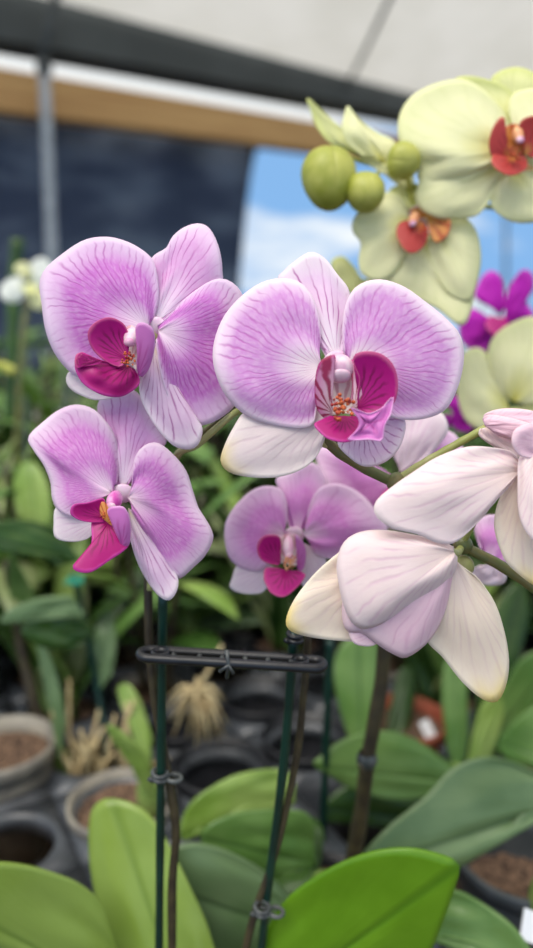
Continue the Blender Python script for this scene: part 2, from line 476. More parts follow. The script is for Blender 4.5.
def leaf_mat(name, c, c2, rib, trans=.25, rough=.32, seed=0, spec=.5, under=None):
    k = N(name); uv = k.n('UVMap').outputs[0]
    sx = k.n('SeparateXYZ'); k.l(uv, sx.inputs[0]); S, R = sx.outputs[0], sx.outputs[1]
    tc = k.n('TexCoord').outputs['Object']
    n = k.noise(tc, 22, 3)
    col = k.mix(k.rng(n, .3, .7), c, c2)
    mr = k.rng(k.math('ABSOLUTE', k.math('SUBTRACT', S, .5)), 0.0, 0.022, 1.0, 0.0)
    col = k.mix(k.math('MULTIPLY', mr, .7), col, rib)
    mp = k.n('Mapping'); mp.inputs['Scale'].default_value = (60, 2, 1); k.l(uv, mp.inputs[0])
    st = k.noise(mp.outputs[0], 1, 2)
    n3 = k.noise(tc, 400, 2)
    col = k.mix(k.math('MULTIPLY', k.rng(st, .45, .7), .15), col, c2)
    h = k.math('ADD', k.math('ADD', k.math('MULTIPLY', mr, -1.2), k.math('MULTIPLY', st, .5)), k.math('MULTIPLY', n3, .35))
    return k.finish(col, rough, trans, None, h, .35, .001, spec=spec)
M['lf_y'] = leaf_mat('yellow_green_leaf', srgb(134, 160, 66), srgb(148, 174, 84), srgb(112, 140, 54))
M['lf_b'] = leaf_mat('bright_green_leaf', srgb(98, 146, 20), srgb(116, 164, 34), srgb(72, 118, 18))
M['lf_m'] = leaf_mat('mid_green_leaf', srgb(88, 128, 58), srgb(116, 150, 82), srgb(64, 100, 44), .25)
M['lf_g'] = leaf_mat('grey_green_leaf', srgb(92, 120, 76), srgb(116, 142, 98), srgb(66, 92, 56), .2)
M['lf_d'] = leaf_mat('dark_green_leaf', srgb(40, 70, 26), srgb(70, 102, 44), srgb(34, 58, 24), .25, rough=.26)
M['lf_l'] = leaf_mat('fresh_green_leaf', srgb(128, 164, 66), srgb(166, 192, 108), srgb(104, 140, 56), .35, rough=.26)
M['lf_o'] = leaf_mat('pale_olive_leaf', srgb(156, 172, 108), srgb(190, 200, 150), srgb(130, 146, 88), .35, rough=.28)
M['core'] = simple('leaf_crown', srgb(96, 128, 56), .5, srgb(130, 150, 80), 40)

# film roof, cloth, wood
k = N('white_roof_film'); tc = k.n('TexCoord').outputs['Object']; n = k.noise(tc, 2.5, 3)
c = k.mix(k.rng(n, .3, .7), srgb(226, 222, 214), srgb(238, 234, 228))
M['film'] = k.finish(c, .7, .55)
k = N('navy_shade_cloth'); tc = k.n('TexCoord').outputs['Object']
mp = k.n('Mapping'); mp.inputs['Scale'].default_value = (.8, .8, 2.2); k.l(tc, mp.inputs[0])
n = k.noise(mp.outputs[0], 2.4, 4)
wv = k.n('TexWave', bands_direction='Z'); wv.inputs['Scale'].default_value = 14; wv.inputs['Distortion'].default_value = 1.5; k.l(tc, wv.inputs[0])
p = k.n('BsdfPrincipled'); p.inputs['Roughness'].default_value = .8
k.l(k.mix(k.rng(n, .4, .7), srgb(52, 64, 88), srgb(100, 112, 130)), p.inputs['Base Color'])
tr = k.n('BsdfTransparent'); mx = k.n('MixShader')
k.l(k.math('ADD', k.rng(n, .45, .75, .02, .10), k.math('MULTIPLY', wv.outputs['Fac'], .012)), mx.inputs[0])
k.l(p.outputs[0], mx.inputs[1]); k.l(tr.outputs[0], mx.inputs[2]); k.l(mx.outputs[0], k.out.inputs[0]); M['cloth'] = k.m
k = N('planed_timber'); tc = k.n('TexCoord').outputs['Object']
mp = k.n('Mapping'); mp.inputs['Scale'].default_value = (.6, .6, 9); k.l(tc, mp.inputs[0])
n = k.noise(mp.outputs[0], 3, 5)
n5 = k.noise(tc, 3.2, 2)
c = k.mix(k.rng(n, .3, .7), srgb(196, 146, 88), srgb(216, 168, 106))
c = k.mix(k.rng(n5, .66, .74), c, srgb(90, 62, 40))
M['wood'] = k.finish(c, .7)

# ------------------------------------------------------------------ the setting
MB().add([(-14, -3, 0), (16, -3, 0), (16, 22, 0), (-14, 22, 0)], [(0, 1, 2, 3)]).build('floor', M['ground'], kind='structure', smooth=False)
D0, D1 = 3.5, 4.7       # distance of the beams at their left and at their right end
def dd(x): return D0 + (D1 - D0) * x / 420
def strip(name, top, bot, x0, x1, mat, thick, dof=0, label=None, kind=None, **kw):
    q = [at(x0, top(x0), dd(x0) + dof), at(x1, top(x1), dd(x1) + dof), at(x1, bot(x1), dd(x1) + dof), at(x0, bot(x0), dd(x0) + dof)]
    nrm = (q[1] - q[0]).cross(q[3] - q[0]).normalized()
    if nrm.y < 0: nrm = -nrm
    return MB().prism(q, nrm * thick).build(name, mat, smooth=False, label=label, kind=kind, **kw)
gt = lambda x: -17 + .262 * x
gb = lambda x: 39 + .186 * x
wt = lambda x: 67 + .172 * x
wb = lambda x: 110 + .128 * x
strip('trim_1', gt, gb, -160, 640, M['gutter'], .14, .02, kind='structure')
strip('trim_2', wt, wb, -160, 640, M['wood'], .07, .05, kind='structure')
# film roof rises from the gutter towards and over the viewer
fa, fb = at(-160, gt(-160) + 3, dd(-160)), at(640, gt(640) + 3, dd(640))
NR = 14; vs = []; fs = []; uv = []
for j in range(NR + 1):
    t = j / NR
    for i in range(25):
        u = i / 24
        far = fa.lerp(fb, u)
        near = Vector((-3.2 + 7.2 * u, 1.0, 3.15))
        p_ = far.lerp(near, t); p_.z += .12 * math.sin(PI * t) - .03 * abs(math.sin(u * PI * 5)) * math.sin(PI * t)
        vs.append(p_); uv.append((u, t))
for j in range(NR):
    for i in range(24):
        a = j * 25 + i; fs.append((a, a + 1, a + 26, a + 25))
MB().add(vs, fs, uv).build('ceiling', M['film'], kind='structure')
# shade cloth with a curved free edge on its right
def cloth_edge(y):
    t = (y - 143) / 160
    return 262 - 24 * min(1, max(0, t)) ** .5 - 3 * max(0, t - 1)
vs = []; fs = []; uv = []
rows = [100, 143, 147, 153, 160, 170, 185, 205, 230, 260, 300, 360, 430, 520, 600]
for j, y in enumerate(rows):
    xe = cloth_edge(y) if y >= 143 else 266
    for i in range(31):
        u = i / 30
        x = -170 + (xe + 170) * u
        yy = y if j else wb(x) - 12
        p_ = at(x, yy, dd(x) + .16 + .02 * math.sin(u * 22) + .015 * math.sin(u * 41 + y * .02))
        vs.append(p_); uv.append((u, j / 14))
for j in range(14):
    for i in range(30):
        a = j * 31 + i; fs.append((a, a + 1, a + 32, a + 31))
MB().add(vs, fs, uv).build('shade_cloth', M['cloth'], thick=.002, label='dark navy shade cloth hung under the wooden beam, right edge curved', cat='shade cloth')
m = MB(); m.tube([at(43, 58, 3.35), at(46, 110, 3.35), at(52, 262, 3.38), at(60, 520, 3.5)], .026, 14)
pp = m.build('support_post', M['pipe'], label='galvanised pipe post standing in front of the shade cloth at left', cat='post')
m = MB(); m.tube([at(43, 62, 3.34), at(48, 35, 3.3), at(60, -25, 3.2)], .022, 12)
m.tube([at(38, 66, 3.33), at(50, 68, 3.33)], .034, 12)
m.build('roof_brace', M['dpipe'], label='dark grey brace pipe running up from the post top to the film roof', cat='pipe')
m = MB(); m.tube([at(338, 112, 4.35), at(346, 88, 4.3), at(368, 45, 3.6), at(396, -15, 2.9)], .011, 10)
m.build('roof_wire', M['dpipe'], label='thin grey pipe crossing under the white film roof above the yellow orchid', cat='pipe')
m = MB(); m.tube([at(506, 215, 5.5), at(506, 300, 5.6), Vector((at(506,300,5.6).x, at(506,300,5.6).y, 0))], .014, 10)
m.build('thin_post', M['dpipe'], label='thin dark post against the sky behind the purple orchid', cat='post')
m = MB(); m.tube([at(-60, 421, 1.25), at(60, 417, 1.3), at(200, 413, 1.4)], .012, 12)
m.build('bench_rail', M['wpipe'], label='white horizontal pipe rail behind the plants at left', cat='rail')

# ------------------------------------------------------------------ orchid flowers
def flower(tr, center, d, label, group, parts, lip, column, name='orchid_flower'):
    """parts: (name, base, outline, material, db, dt, options); distances are relative to the flower's own"""
    c = tr(center)
    root = empty(name, at(c.x, c.y, d), label, 'orchid flower', group)
    for nm, base, outl, mat, db, dt, opt in parts:
        patch(nm, tr, base, outl, d + db, d + dt, M[mat], root, **opt)
    if lip:
        l0 = None
        for nm, base, outl, mat, db, dt, opt in lip:
            o = patch(nm, tr, base, outl, d + db, d + dt, M[mat], root if l0 is None else l0, ns=40, nr=14, **opt)
            if l0 is None: l0 = o
    if column:
        MB().blob(at(c.x, c.y, d + .0028), (30 * tr.k * d / FPX, .0016, 26 * tr.k * d / FPX), (0, -.2, 1), 18, 12).build('flower_centre', M['centre'], root)
        (cx, cy), rx, rz, off, ax, mat, cal = column
        q = tr((cx, cy)); px = tr.k * d / FPX
        P = at(q.x, q.y, d + off)
        m = MB(); m.blob(P, (rx * px, rx * px * .9, rz * px), ax, 24, 16, lambda u, a: 1 - .25 * math.cos(2 * a) * (1 - u) - .15 * (u > .7) * (u - .7))
        co = m.build('column', M[mat], root)
        A = Vector(ax).normalized()
        m = MB(); m.blob(P + A * rz * px * .72 + Vector((0, -.0006, 0)), (rx * px * .62, rx * px * .6, rz * px * .36), ax, 18, 12, lambda u, a: 1 + .08 * math.cos(a * 2))
        m.build('anther_cap', M['anther'], co)
        if cal and lip:
            (kx, ky), kr, koff, kmat = cal
            m = MB(); random.seed(int(kx + ky))
            for i in range(46):
                a = random.uniform(0, 2 * PI); r = kr * random.uniform(0, .85)
                q = tr((kx + r * math.cos(a), ky + r * math.sin(a) * 1.15))
                s_ = kr * px * random.uniform(.07, .17)
                m.blob(at(q.x, q.y, d + koff - random.uniform(0, .0015)), (s_, s_, s_ * random.uniform(1, 1.7)), (random.uniform(-.6, .6), -1, random.uniform(-.5, .8)), 10, 8)
            m.build('callus', M[kmat], l0)
    return root

G_P = 'pink veined orchid flowers on the near spikes'
DOM = lambda **k: dict(dict(bend=.32, dome=.004, wave=.0006, jit=.003, curl=.001), **k)
# upper left flower
flower(T1, (303, 284), .276, 'large pink veined orchid flower at upper left with dark magenta lip, notched upper sepal', None, [
    ('dorsal_sepal', (305, 272), [(297, 250), (292, 190), (290, 130), (303, 108), (330, 92), (345, 65), (372, 43), (405, 33), (432, 42), (452, 75), (463, 115), (466, 150), (466, 185), (440, 205), (400, 225), (355, 252), (325, 272)], 'ds1', .003, .010, DOM(dome=.004)),
    ('lateral_sepal', (262, 385), [(240, 370), (160, 372), (105, 385), (88, 405), (95, 430), (125, 450), (165, 461), (215, 450), (255, 420)], 'plain', .004, .009, dict(dome=.002)),
    ('lateral_sepal', (297, 318), [(282, 345), (266, 400), (268, 455), (295, 510), (325, 550), (352, 573), (385, 580), (408, 568), (418, 530), (400, 500), (372, 470), (350, 430), (330, 370), (312, 325)], 'ls', .003, .004, DOM(dome=.003)),
    ('petal', (287, 284), [(300, 262), (311, 215), (309, 165), (298, 122), (268, 94), (228, 74), (182, 65), (132, 73), (82, 104), (38, 142), (23, 178), (29, 232), (38, 292), (60, 347), (97, 392), (140, 412), (190, 405), (240, 365), (272, 310)], 'p1', 0, .004, DOM(dome=.008, wave=.0012, axis=(60, 180))),
    ('petal', (312, 292), [(308, 280), (330, 262), (368, 222), (408, 190), (448, 168), (482, 171), (512, 200), (530, 260), (536, 340), (522, 425), (500, 470), (462, 504), (420, 522), (384, 520), (352, 490), (326, 430), (312, 370), (305, 315)], 'p1', 0, .007, DOM(dome=.008, wave=.001, axis=(505, 340))),
], [
    ('lip', (240, 378), [(212, 384), (178, 366), (150, 362), (118, 355), (108, 375), (116, 402), (135, 426), (178, 449), (222, 452), (262, 427), (264, 405), (252, 385)], 'lipd', -.004, -.013, dict(dome=.003, jit=.003, axis=(150, 420))),
    ('side_lobe', (236, 360), [(240, 330), (238, 300), (225, 274), (192, 260), (158, 272), (140, 298), (150, 334), (178, 363), (212, 380), (228, 375)], 'lip', -.008, -.013, dict(dome=-.005, axis=(150, 300))),
    ('side_lobe', (262, 400), [(258, 370), (264, 325), (256, 285), (272, 272), (296, 285), (303, 310), (300, 345), (288, 385), (272, 405)], 'lipf', -.004, -.012, dict(dome=.003, axis=(280, 290))),
    ('throat', (240, 372), [(228, 365), (212, 345), (216, 315), (232, 285), (250, 280), (262, 300), (264, 350), (258, 390)], 'throat', -.004, -.003, dict(dome=-.002)),
    ('tendril', (175, 366), [(160, 362), (132, 372), (116, 385), (108, 372), (112, 350), (128, 345), (112, 362), (118, 378), (140, 378), (168, 374)], 'lip', -.013, -.015, dict(axis=(112, 365), bend=0)),
], ((246, 308), 19, 30, -.007, (-.1, -.8, -.5), 'column', ((238, 362), 20, -.012, 'callus')))
m = MB(); q = T1((145, 392))

# main centre flower
flower(T2, (262, 236), .262, 'central lilac-white orchid flower with red-speckled open lip, nearest of the veined flowers', None, [
    ('dorsal_sepal', (262, 232), [(240, 225), (222, 190), (195, 140), (165, 95), (147, 74), (158, 60), (178, 42), (210, 23), (238, 35), (262, 66), (282, 92), (289, 130), (288, 180), (280, 222)], 'ds', .003, .009, DOM(dome=.004)),
    ('lateral_sepal', (250, 322), [(235, 310), (190, 316), (130, 316), (88, 324), (62, 360), (44, 398), (40, 424), (58, 443), (100, 452), (150, 451), (195, 436), (222, 412), (236, 382), (245, 350)], 'pale', .003, .006, dict(dome=.004, jit=.002, axis=(48, 425))),
    ('lateral_sepal', (300, 330), [(320, 322), (360, 325), (386, 336), (391, 360), (378, 398), (350, 424), (312, 431), (282, 412), (262, 388), (268, 355)], 'ls', .004, .007, dict(dome=.003, axis=(345, 420))),
    ('petal', (234, 244), [(226, 225), (229, 165), (216, 112), (192, 82), (160, 73), (120, 80), (80, 106), (46, 145), (28, 190), (25, 232), (38, 276), (60, 310), (95, 338), (140, 352), (188, 358), (216, 350), (222, 310), (226, 265)], 'p2', 0, .002, DOM(dome=.007, axis=(50, 250))),
    ('petal', (284, 238), [(274, 215), (271, 165), (279, 118), (300, 87), (340, 75), (386, 88), (432, 120), (476, 157), (497, 186), (502, 230), (490, 282), (470, 320), (440, 337), (400, 343), (360, 336), (330, 310), (304, 270)], 'p2', 0, .003, DOM(dome=.007, axis=(485, 240))),
], [
    ('lip', (275, 335), [(248, 335), (225, 345), (217, 352), (228, 366), (245, 379), (275, 385), (302, 376), (310, 350), (300, 335)], 'lipd', -.006, -.013, dict(dome=.001, axis=(265, 384))),
    ('side_lobe', (252, 330), [(240, 344), (222, 320), (218, 280), (224, 240), (238, 224), (258, 219), (250, 240), (240, 270), (240, 300), (250, 322)], 'lips', -.006, -.011, dict(dome=.002, axis=(228, 270))),
    ('throat', (272, 330), [(248, 335), (234, 310), (232, 270), (250, 245), (275, 240), (298, 250), (304, 290), (300, 335)], 'throat', -.004, -.003, dict(dome=-.004)),
    ('side_lobe', (300, 318), [(300, 290), (304, 262), (295, 240), (293, 220), (315, 212), (345, 217), (368, 238), (377, 272), (371, 308), (350, 328), (322, 332), (306, 330)], 'lip', -.009, -.014, dict(dome=-.005, axis=(355, 240))),
    ('inner_stripe', (294, 320), [(288, 300), (290, 262), (286, 232), (300, 228), (312, 262), (314, 300), (304, 325)], 'lips', -.008, -.0085, dict(dome=.002)),
    ('lip_flap', (324, 350), [(286, 319), (304, 324), (322, 330), (346, 320), (368, 297), (364, 330), (352, 352), (347, 382), (322, 380), (296, 382), (280, 380), (296, 364), (303, 345), (286, 319)], 'lipf', -.015, -.014, dict(dome=0, curl=-.002, jit=.003, bend=0)),
], ((266, 246), 29, 24, -.007, (0, -.7, -.6), 'column', ((272, 318), 27, -.0125, 'callus')))

# lower left flower
flower(T3, (262, 262), .283, 'lower left pink orchid flower with long dark magenta pointed lip', None, [
    ('dorsal_sepal', (262, 250), [(240, 240), (222, 190), (208, 120), (196, 52), (206, 20), (240, 5), (288, 0), (320, 38), (350, 90), (373, 132), (345, 150), (310, 190), (285, 235)], 'ds1', .004, .008, DOM(dome=.004)),
    ('lateral_sepal', (205, 330), [(190, 305), (130, 300), (92, 298), (86, 335), (90, 374), (130, 385), (172, 377), (195, 352)], 'plain', .004, .008, dict(dome=.002)),
    ('lateral_sepal', (275, 300), [(292, 305), (330, 372), (385, 450), (402, 482), (396, 515), (376, 534), (346, 516), (310, 462), (286, 402), (272, 340)], 'ls', .003, .004, DOM(dome=.002)),
    ('petal', (235, 262), [(246, 235), (252, 180), (240, 115), (210, 70), (180, 45), (140, 37), (100, 50), (60, 80), (21, 120), (36, 155), (60, 190), (78, 235), (82, 275), (100, 308), (142, 320), (195, 288)], 'p3', 0, .005, DOM(dome=.007, axis=(60, 160))),
    ('petal', (274, 272), [(284, 245), (290, 180), (310, 145), (345, 133), (380, 155), (420, 202), (440, 260), (450, 292), (456, 304), (484, 350), (490, 380), (470, 420), (440, 450), (408, 478), (388, 470), (350, 420), (315, 370), (286, 315)], 'p3', 0, .006, DOM(dome=.007, axis=(450, 390))),
], [
    ('lip', (225, 335), [(205, 325), (182, 332), (182, 385), (168, 418), (134, 446), (146, 461), (182, 462), (230, 431), (262, 410), (278, 390), (262, 372), (245, 345)], 'lipd', -.005, -.014, dict(dome=.003, axis=(180, 440))),
    ('side_lobe', (210, 322), [(214, 300), (212, 275), (170, 286), (136, 291), (128, 314), (150, 330), (182, 336), (215, 336)], 'lipd', -.007, -.012, dict(dome=-.002)),
    ('side_lobe', (258, 395), [(246, 370), (232, 335), (222, 305), (238, 295), (265, 298), (279, 330), (279, 385), (266, 400)], 'lipf', -.008, -.014, dict(dome=.004)),
    ('throat', (222, 335), [(215, 330), (203, 310), (206, 285), (220, 290), (234, 330), (232, 345)], 'lipo', -.008, -.008, dict(dome=.001)),
], ((240, 280), 20, 28, -.004, (-.2, -.6, -.4), 'columnm', ((212, 318), 10, -.010, 'callus')))

# centre lower flower, behind the pale drooping one
flower(T4, (236, 266), .335, 'softly blurred pink orchid flower hanging below the central one', None, [
    ('dorsal_sepal', (243, 262), [(222, 245), (205, 190), (192, 140), (186, 108), (215, 95), (258, 72), (285, 62), (308, 80), (324, 122), (308, 170), (285, 220), (262, 252)], 'p4', .004, .009, DOM(dome=.004)),
    ('lateral_sepal', (180, 360), [(165, 345), (110, 345), (76, 352), (62, 388), (57, 414), (88, 430), (140, 430), (168, 405)], 'plain', .004, .008, dict(dome=.002)),
    ('lateral_sepal', (265, 290), [(285, 300), (325, 335), (322, 385), (285, 425), (252, 395), (246, 335)], 'plain', .003, .006, dict(dome=.002)),
    ('petal', (208, 265), [(214, 240), (216, 185), (202, 142), (165, 128), (120, 140), (75, 180), (45, 230), (42, 282), (55, 330), (90, 360), (142, 366), (175, 330), (195, 290)], 'p4', 0, .004, DOM(dome=.008, axis=(60, 260))),
    ('petal', (262, 265), [(268, 245), (280, 180), (310, 133), (360, 122), (420, 148), (468, 200), (498, 248), (475, 292), (405, 325), (345, 335), (290, 318)], 'p4', 0, .004, DOM(dome=.008, axis=(440, 260))),
], [
    ('lip', (215, 365), [(190, 358), (156, 360), (150, 385), (156, 405), (172, 430), (206, 441), (242, 416), (268, 380), (245, 366)], 'lip', -.005, -.013, dict(dome=.002, axis=(205, 435))),
    ('side_lobe', (198, 345), [(196, 320), (200, 290), (190, 268), (150, 270), (132, 296), (138, 328), (160, 345), (190, 352)], 'lip', -.008, -.012, dict(dome=-.003)),
    ('throat', (222, 350), [(195, 345), (185, 310), (195, 275), (225, 262), (252, 275), (262, 310), (255, 355)], 'throat', -.003, -.003, dict(dome=-.003)),
    ('side_lobe', (245, 360), [(246, 330), (246, 290), (240, 266), (258, 280), (269, 310), (266, 350), (255, 370)], 'lipf', -.005, -.011, dict(dome=.002)),
], ((220, 300), 17, 32, -.006, (0, -.5, -.7), 'column', ((225, 345), 22, -.009, 'callusy')))

# flower seen behind the stem fork
flower(T0, (398, 470), .355, 'blurred pink and white orchid flower mostly hidden behind the stem fork', None, [
    ('petal', (398, 480), [(385, 470), (345, 452), (320, 447), (316, 460), (335, 500), (365, 520), (395, 500)], 'p4', 0, .004, DOM()),
    ('petal', (402, 474), [(402, 462), (418, 440), (440, 430), (458, 438), (468, 470), (462, 505), (430, 515), (408, 490)], 'p4', 0, .003, DOM()),
    ('dorsal_sepal', (400, 472), [(392, 455), (398, 425), (412, 408), (438, 410), (448, 430), (430, 455), (410, 470)], 'plain', -.004, -.010, DOM()),
    ('lateral_sepal', (398, 482), [(385, 490), (378, 510), (390, 530), (412, 522), (412, 490)], 'plain', .003, .006, DOM()),
], [('lip', (398, 480), [(390, 485), (380, 500), (400, 512), (415, 498), (408, 482)], 'lip', -.006, -.012, dict(dome=.002))], None)

# pale drooping flower seen from behind
flower(T5, (372, 305), .262, 'pale blush drooping orchid flower with yellow tipped sepals spread like wings', None, [
    ('lateral_sepal', (215, 350), [(190, 330), (150, 308), (138, 310), (92, 350), (52, 400), (33, 442), (38, 465), (70, 478), (130, 487), (182, 487), (215, 460), (225, 400)], 'cream', .004, -.002, dict(dome=.004, jit=.003, axis=(38, 450))),
    ('lateral_sepal', (372, 322), [(388, 338), (422, 362), (455, 410), (475, 470), (484, 530), (478, 578), (460, 611), (430, 606), (390, 572), (350, 522), (318, 486), (334, 440), (352, 380)], 'cream', .002, .010, dict(dome=.006, jit=.003, axis=(455, 600))),
    ('lip', (250, 440), [(200, 440), (165, 460), (160, 474), (172, 494), (200, 499), (222, 492), (270, 470)], 'blush2', -.001, -.002, dict(dome=.002)),
    ('petal', (368, 320), [(372, 345), (368, 372), (352, 435), (322, 488), (278, 521), (250, 515), (216, 494), (185, 472), (160, 470), (148, 450), (147, 410), (160, 380), (240, 330), (320, 310)], 'blush2', 0, -.006, dict(dome=.012, curl=.004, jit=.002, axis=(215, 480))),
    ('petal', (372, 308), [(379, 318), (375, 345), (340, 390), (275, 428), (202, 462), (170, 455), (150, 418), (138, 365), (136, 325), (150, 288), (182, 268), (232, 264), (300, 275), (350, 288), (372, 298)], 'blush', -.006, -.012, dict(dome=.014, curl=.005, jit=.002, axis=(155, 400))),
], None, None)

# flower cut by the right edge
flower(T5, (520, 150), .256, 'pale pink orchid flower cut by the right edge, long petal reaching left', None, [
    ('petal', (508, 142), [(505, 122), (488, 104), (440, 95), (395, 96), (340, 115), (290, 146), (242, 180), (213, 208), (215, 235), (248, 260), (300, 273), (340, 290), (374, 289), (420, 250), (460, 202), (495, 165)], 'blush', 0, -.008, dict(dome=.008, jit=.003, axis=(235, 225))),
    ('lateral_sepal', (515, 140), [(495, 155), (476, 182), (460, 215), (455, 262), (474, 320), (500, 350), (540, 378), (580, 380), (600, 310), (575, 210), (540, 150)], 'cream', .004, .006, dict(dome=.005, jit=.002, axis=(540, 370))),
    ('petal', (540, 110), [(520, 100), (504, 120), (502, 170), (504, 228), (518, 266), (545, 292), (590, 290), (620, 220), (600, 140), (565, 100)], 'blush', -.004, -.008, dict(dome=.008, jit=.002, axis=(540, 285))),
    ('petal', (560, 85), [(535, 120), (505, 112), (490, 88), (495, 62), (520, 48), (560, 45), (600, 60), (600, 100)], 'blush2', -.002, -.008, dict(dome=.006, jit=.002, axis=(500, 80))),
], None, None)
flower(T5, (445, 55), .275, 'folded pale pink orchid flower above the long petal at right, half open', None, [
    ('petal', (440, 52), [(432, 42), (436, 28), (470, 18), (520, 20), (575, 35), (590, 60), (540, 72), (470, 62)], 'blush2', 0, -.004, dict(dome=.008, jit=.002)),
    ('petal', (438, 56), [(426, 58), (424, 72), (450, 92), (490, 112), (540, 120), (560, 80), (500, 60), (460, 50)], 'blush', -.003, -.004, dict(dome=.006, jit=.002)),
    ('lateral_sepal', (436, 52), [(430, 38), (446, 30), (500, 40), (550, 60), (520, 84), (460, 72)], 'blush2', -.008, -.008, dict(dome=.006, jit=.002)),
], None, None)
flower(T5, (470, 300), .33, 'purple-pink orchid flower glimpsed behind the stem below the long petal', None, [
    ('petal', (440, 320), [(425, 300), (414, 262), (425, 240), (455, 232), (500, 240), (520, 280), (500, 330), (460, 335)], 'p4', 0, .004, DOM()),
    ('lateral_sepal', (450, 330), [(425, 335), (405, 345), (415, 368), (445, 376), (475, 370), (480, 345)], 'plain', 0, .004, DOM(dome=.002)),
    ('petal', (470, 320), [(490, 300), (530, 290), (560, 320), (540, 370), (500, 365)], 'p4', 0, .004, DOM()),
], None, None)

# yellow spike
flower(T6, (490, 195), .375, 'large pale yellow orchid flower with red lip at the upper right edge', None, [
    ('dorsal_sepal', (492, 130), [(480, 110), (455, 75), (440, 45), (460, 25), (495, 16), (530, 25), (560, 50), (545, 95), (510, 125)], 'yel2', .008, .014, DOM()),
    ('petal', (480, 160), [(475, 185), (440, 120), (400, 70), (362, 42), (395, 35), (440, 45), (478, 62), (500, 100), (505, 150)], 'yel2', .006, .010, DOM()),
    ('lateral_sepal', (472, 218), [(440, 195), (380, 200), (300, 240), (276, 290), (282, 322), (315, 344), (352, 349), (408, 342), (438, 308), (462, 262), (475, 240)], 'yel', .004, .008, DOM(dome=.006, axis=(310, 325))),
    ('lateral_sepal', (490, 240), [(470, 245), (440, 285), (445, 325), (475, 350), (510, 358), (560, 350), (600, 320), (590, 270), (540, 240)], 'yel', .004, .008, DOM(dome=.006)),
    ('petal', (476, 200), [(488, 180), (478, 130), (445, 85), (408, 54), (368, 42), (310, 55), (262, 84), (238, 128), (240, 180), (262, 215), (285, 232), (278, 255), (300, 280), (360, 275), (430, 245), (465, 225)], 'yel', 0, .006, DOM(dome=.012, wave=.0015, axis=(255, 190))),
    ('petal', (505, 190), [(492, 165), (480, 110), (490, 75), (540, 62), (610, 80), (660, 150), (650, 230), (580, 260), (520, 225)], 'yel', 0, .006, DOM(dome=.010, axis=(640, 170))),
], [
    ('lip', (490, 215), [(468, 195), (448, 205), (442, 225), (462, 246), (490, 253), (520, 236), (515, 205)], 'lipr', -.006, -.013, dict(dome=.002)),
    ('side_lobe', (482, 215), [(470, 210), (446, 215), (436, 190), (442, 155), (458, 128), (471, 128), (466, 150), (470, 180), (482, 200)], 'lipr', -.006, -.012, dict(dome=.002)),
    ('throat', (495, 210), [(474, 212), (462, 190), (470, 150), (495, 140), (512, 160), (518, 205)], 'lipo', -.004, -.006, dict(dome=-.002)),
    ('side_lobe', (515, 205), [(512, 180), (500, 155), (510, 130), (540, 122), (572, 135), (578, 180), (555, 205), (530, 215)], 'lipr', -.006, -.014, dict(dome=-.002)),
], ((500, 165), 13, 26, -.008, (0, -.6, -.6), 'callusy', ((492, 205), 17, -.012, 'callus')))
flower(T6, (285, 345), .395, 'pale yellow orchid flower facing down below the buds, orange-red lip', None, [
    ('petal', (262, 355), [(262, 325), (235, 295), (195, 293), (160, 320), (138, 352), (138, 378), (155, 402), (150, 440), (158, 470), (195, 485), (235, 460), (262, 400)], 'yel', 0, -.002, DOM(dome=.008, axis=(150, 400))),
    ('dorsal_sepal', (280, 340), [(250, 330), (215, 295), (235, 275), (275, 275), (318, 300), (335, 330), (305, 345)], 'yel2', .003, .010, DOM()),
    ('lateral_sepal', (288, 370), [(262, 385), (205, 430), (175, 470), (200, 500), (260, 520), (320, 545), (372, 582), (394, 560), (404, 500), (380, 440), (330, 385)], 'yel', .004, .000, DOM(dome=.006, axis=(360, 560))),
    ('petal', (312, 358), [(318, 335), (350, 322), (385, 345), (410, 378), (419, 430), (412, 482), (392, 530), (345, 510), (312, 450), (300, 390)], 'yel', 0, -.002, DOM(dome=.010, axis=(395, 470))),
], [
    ('lip', (290, 355), [(262, 350), (238, 360), (234, 385), (250, 415), (272, 424), (296, 405), (305, 370)], 'lipr', -.006, -.012, dict(dome=.003)),
    ('side_lobe', (300, 345), [(280, 345), (262, 330), (290, 322), (330, 335), (352, 352), (345, 385), (320, 400), (305, 375)], 'lipo', -.006, -.010, dict(dome=-.002)),
], ((272, 350), 12, 20, -.010, (-.3, -.5, -.6), 'callusy', ((292, 372), 12, -.0125, 'callus')))
flower(T6, (215, 235), .40, 'pale yellow orchid flower seen from the side, pointed sepals up at left of the buds', None, [
    ('dorsal_sepal', (190, 222), [(150, 208), (92, 185), (60, 150), (46, 115), (36, 84), (50, 92), (85, 125), (118, 152), (160, 190), (195, 210)], 'yel2', .002, .006, DOM(dome=.002, axis=(45, 100))),
    ('petal', (205, 222), [(160, 210), (125, 180), (114, 148), (120, 115), (128, 101), (150, 128), (190, 158), (225, 175), (238, 200), (225, 225)], 'yel', -.002, -.006, DOM(dome=.003, axis=(128, 112))),
    ('lateral_sepal', (195, 215), [(150, 205), (165, 225), (205, 250), (245, 278), (270, 272), (265, 240), (230, 210)], 'yel', .001, -.004, DOM(dome=.003, axis=(258, 270))),
], None, None)
flower(T6, (130, 480), .42, 'small pale yellow orchid petal tip peeping above the central flower', None, [
    ('petal', (140, 520), [(105, 490), (90, 455), (96, 436), (118, 432), (142, 455), (160, 480), (190, 478), (180, 510)], 'yel2', 0, .004, DOM(dome=.003, axis=(105, 440)))], None, None)
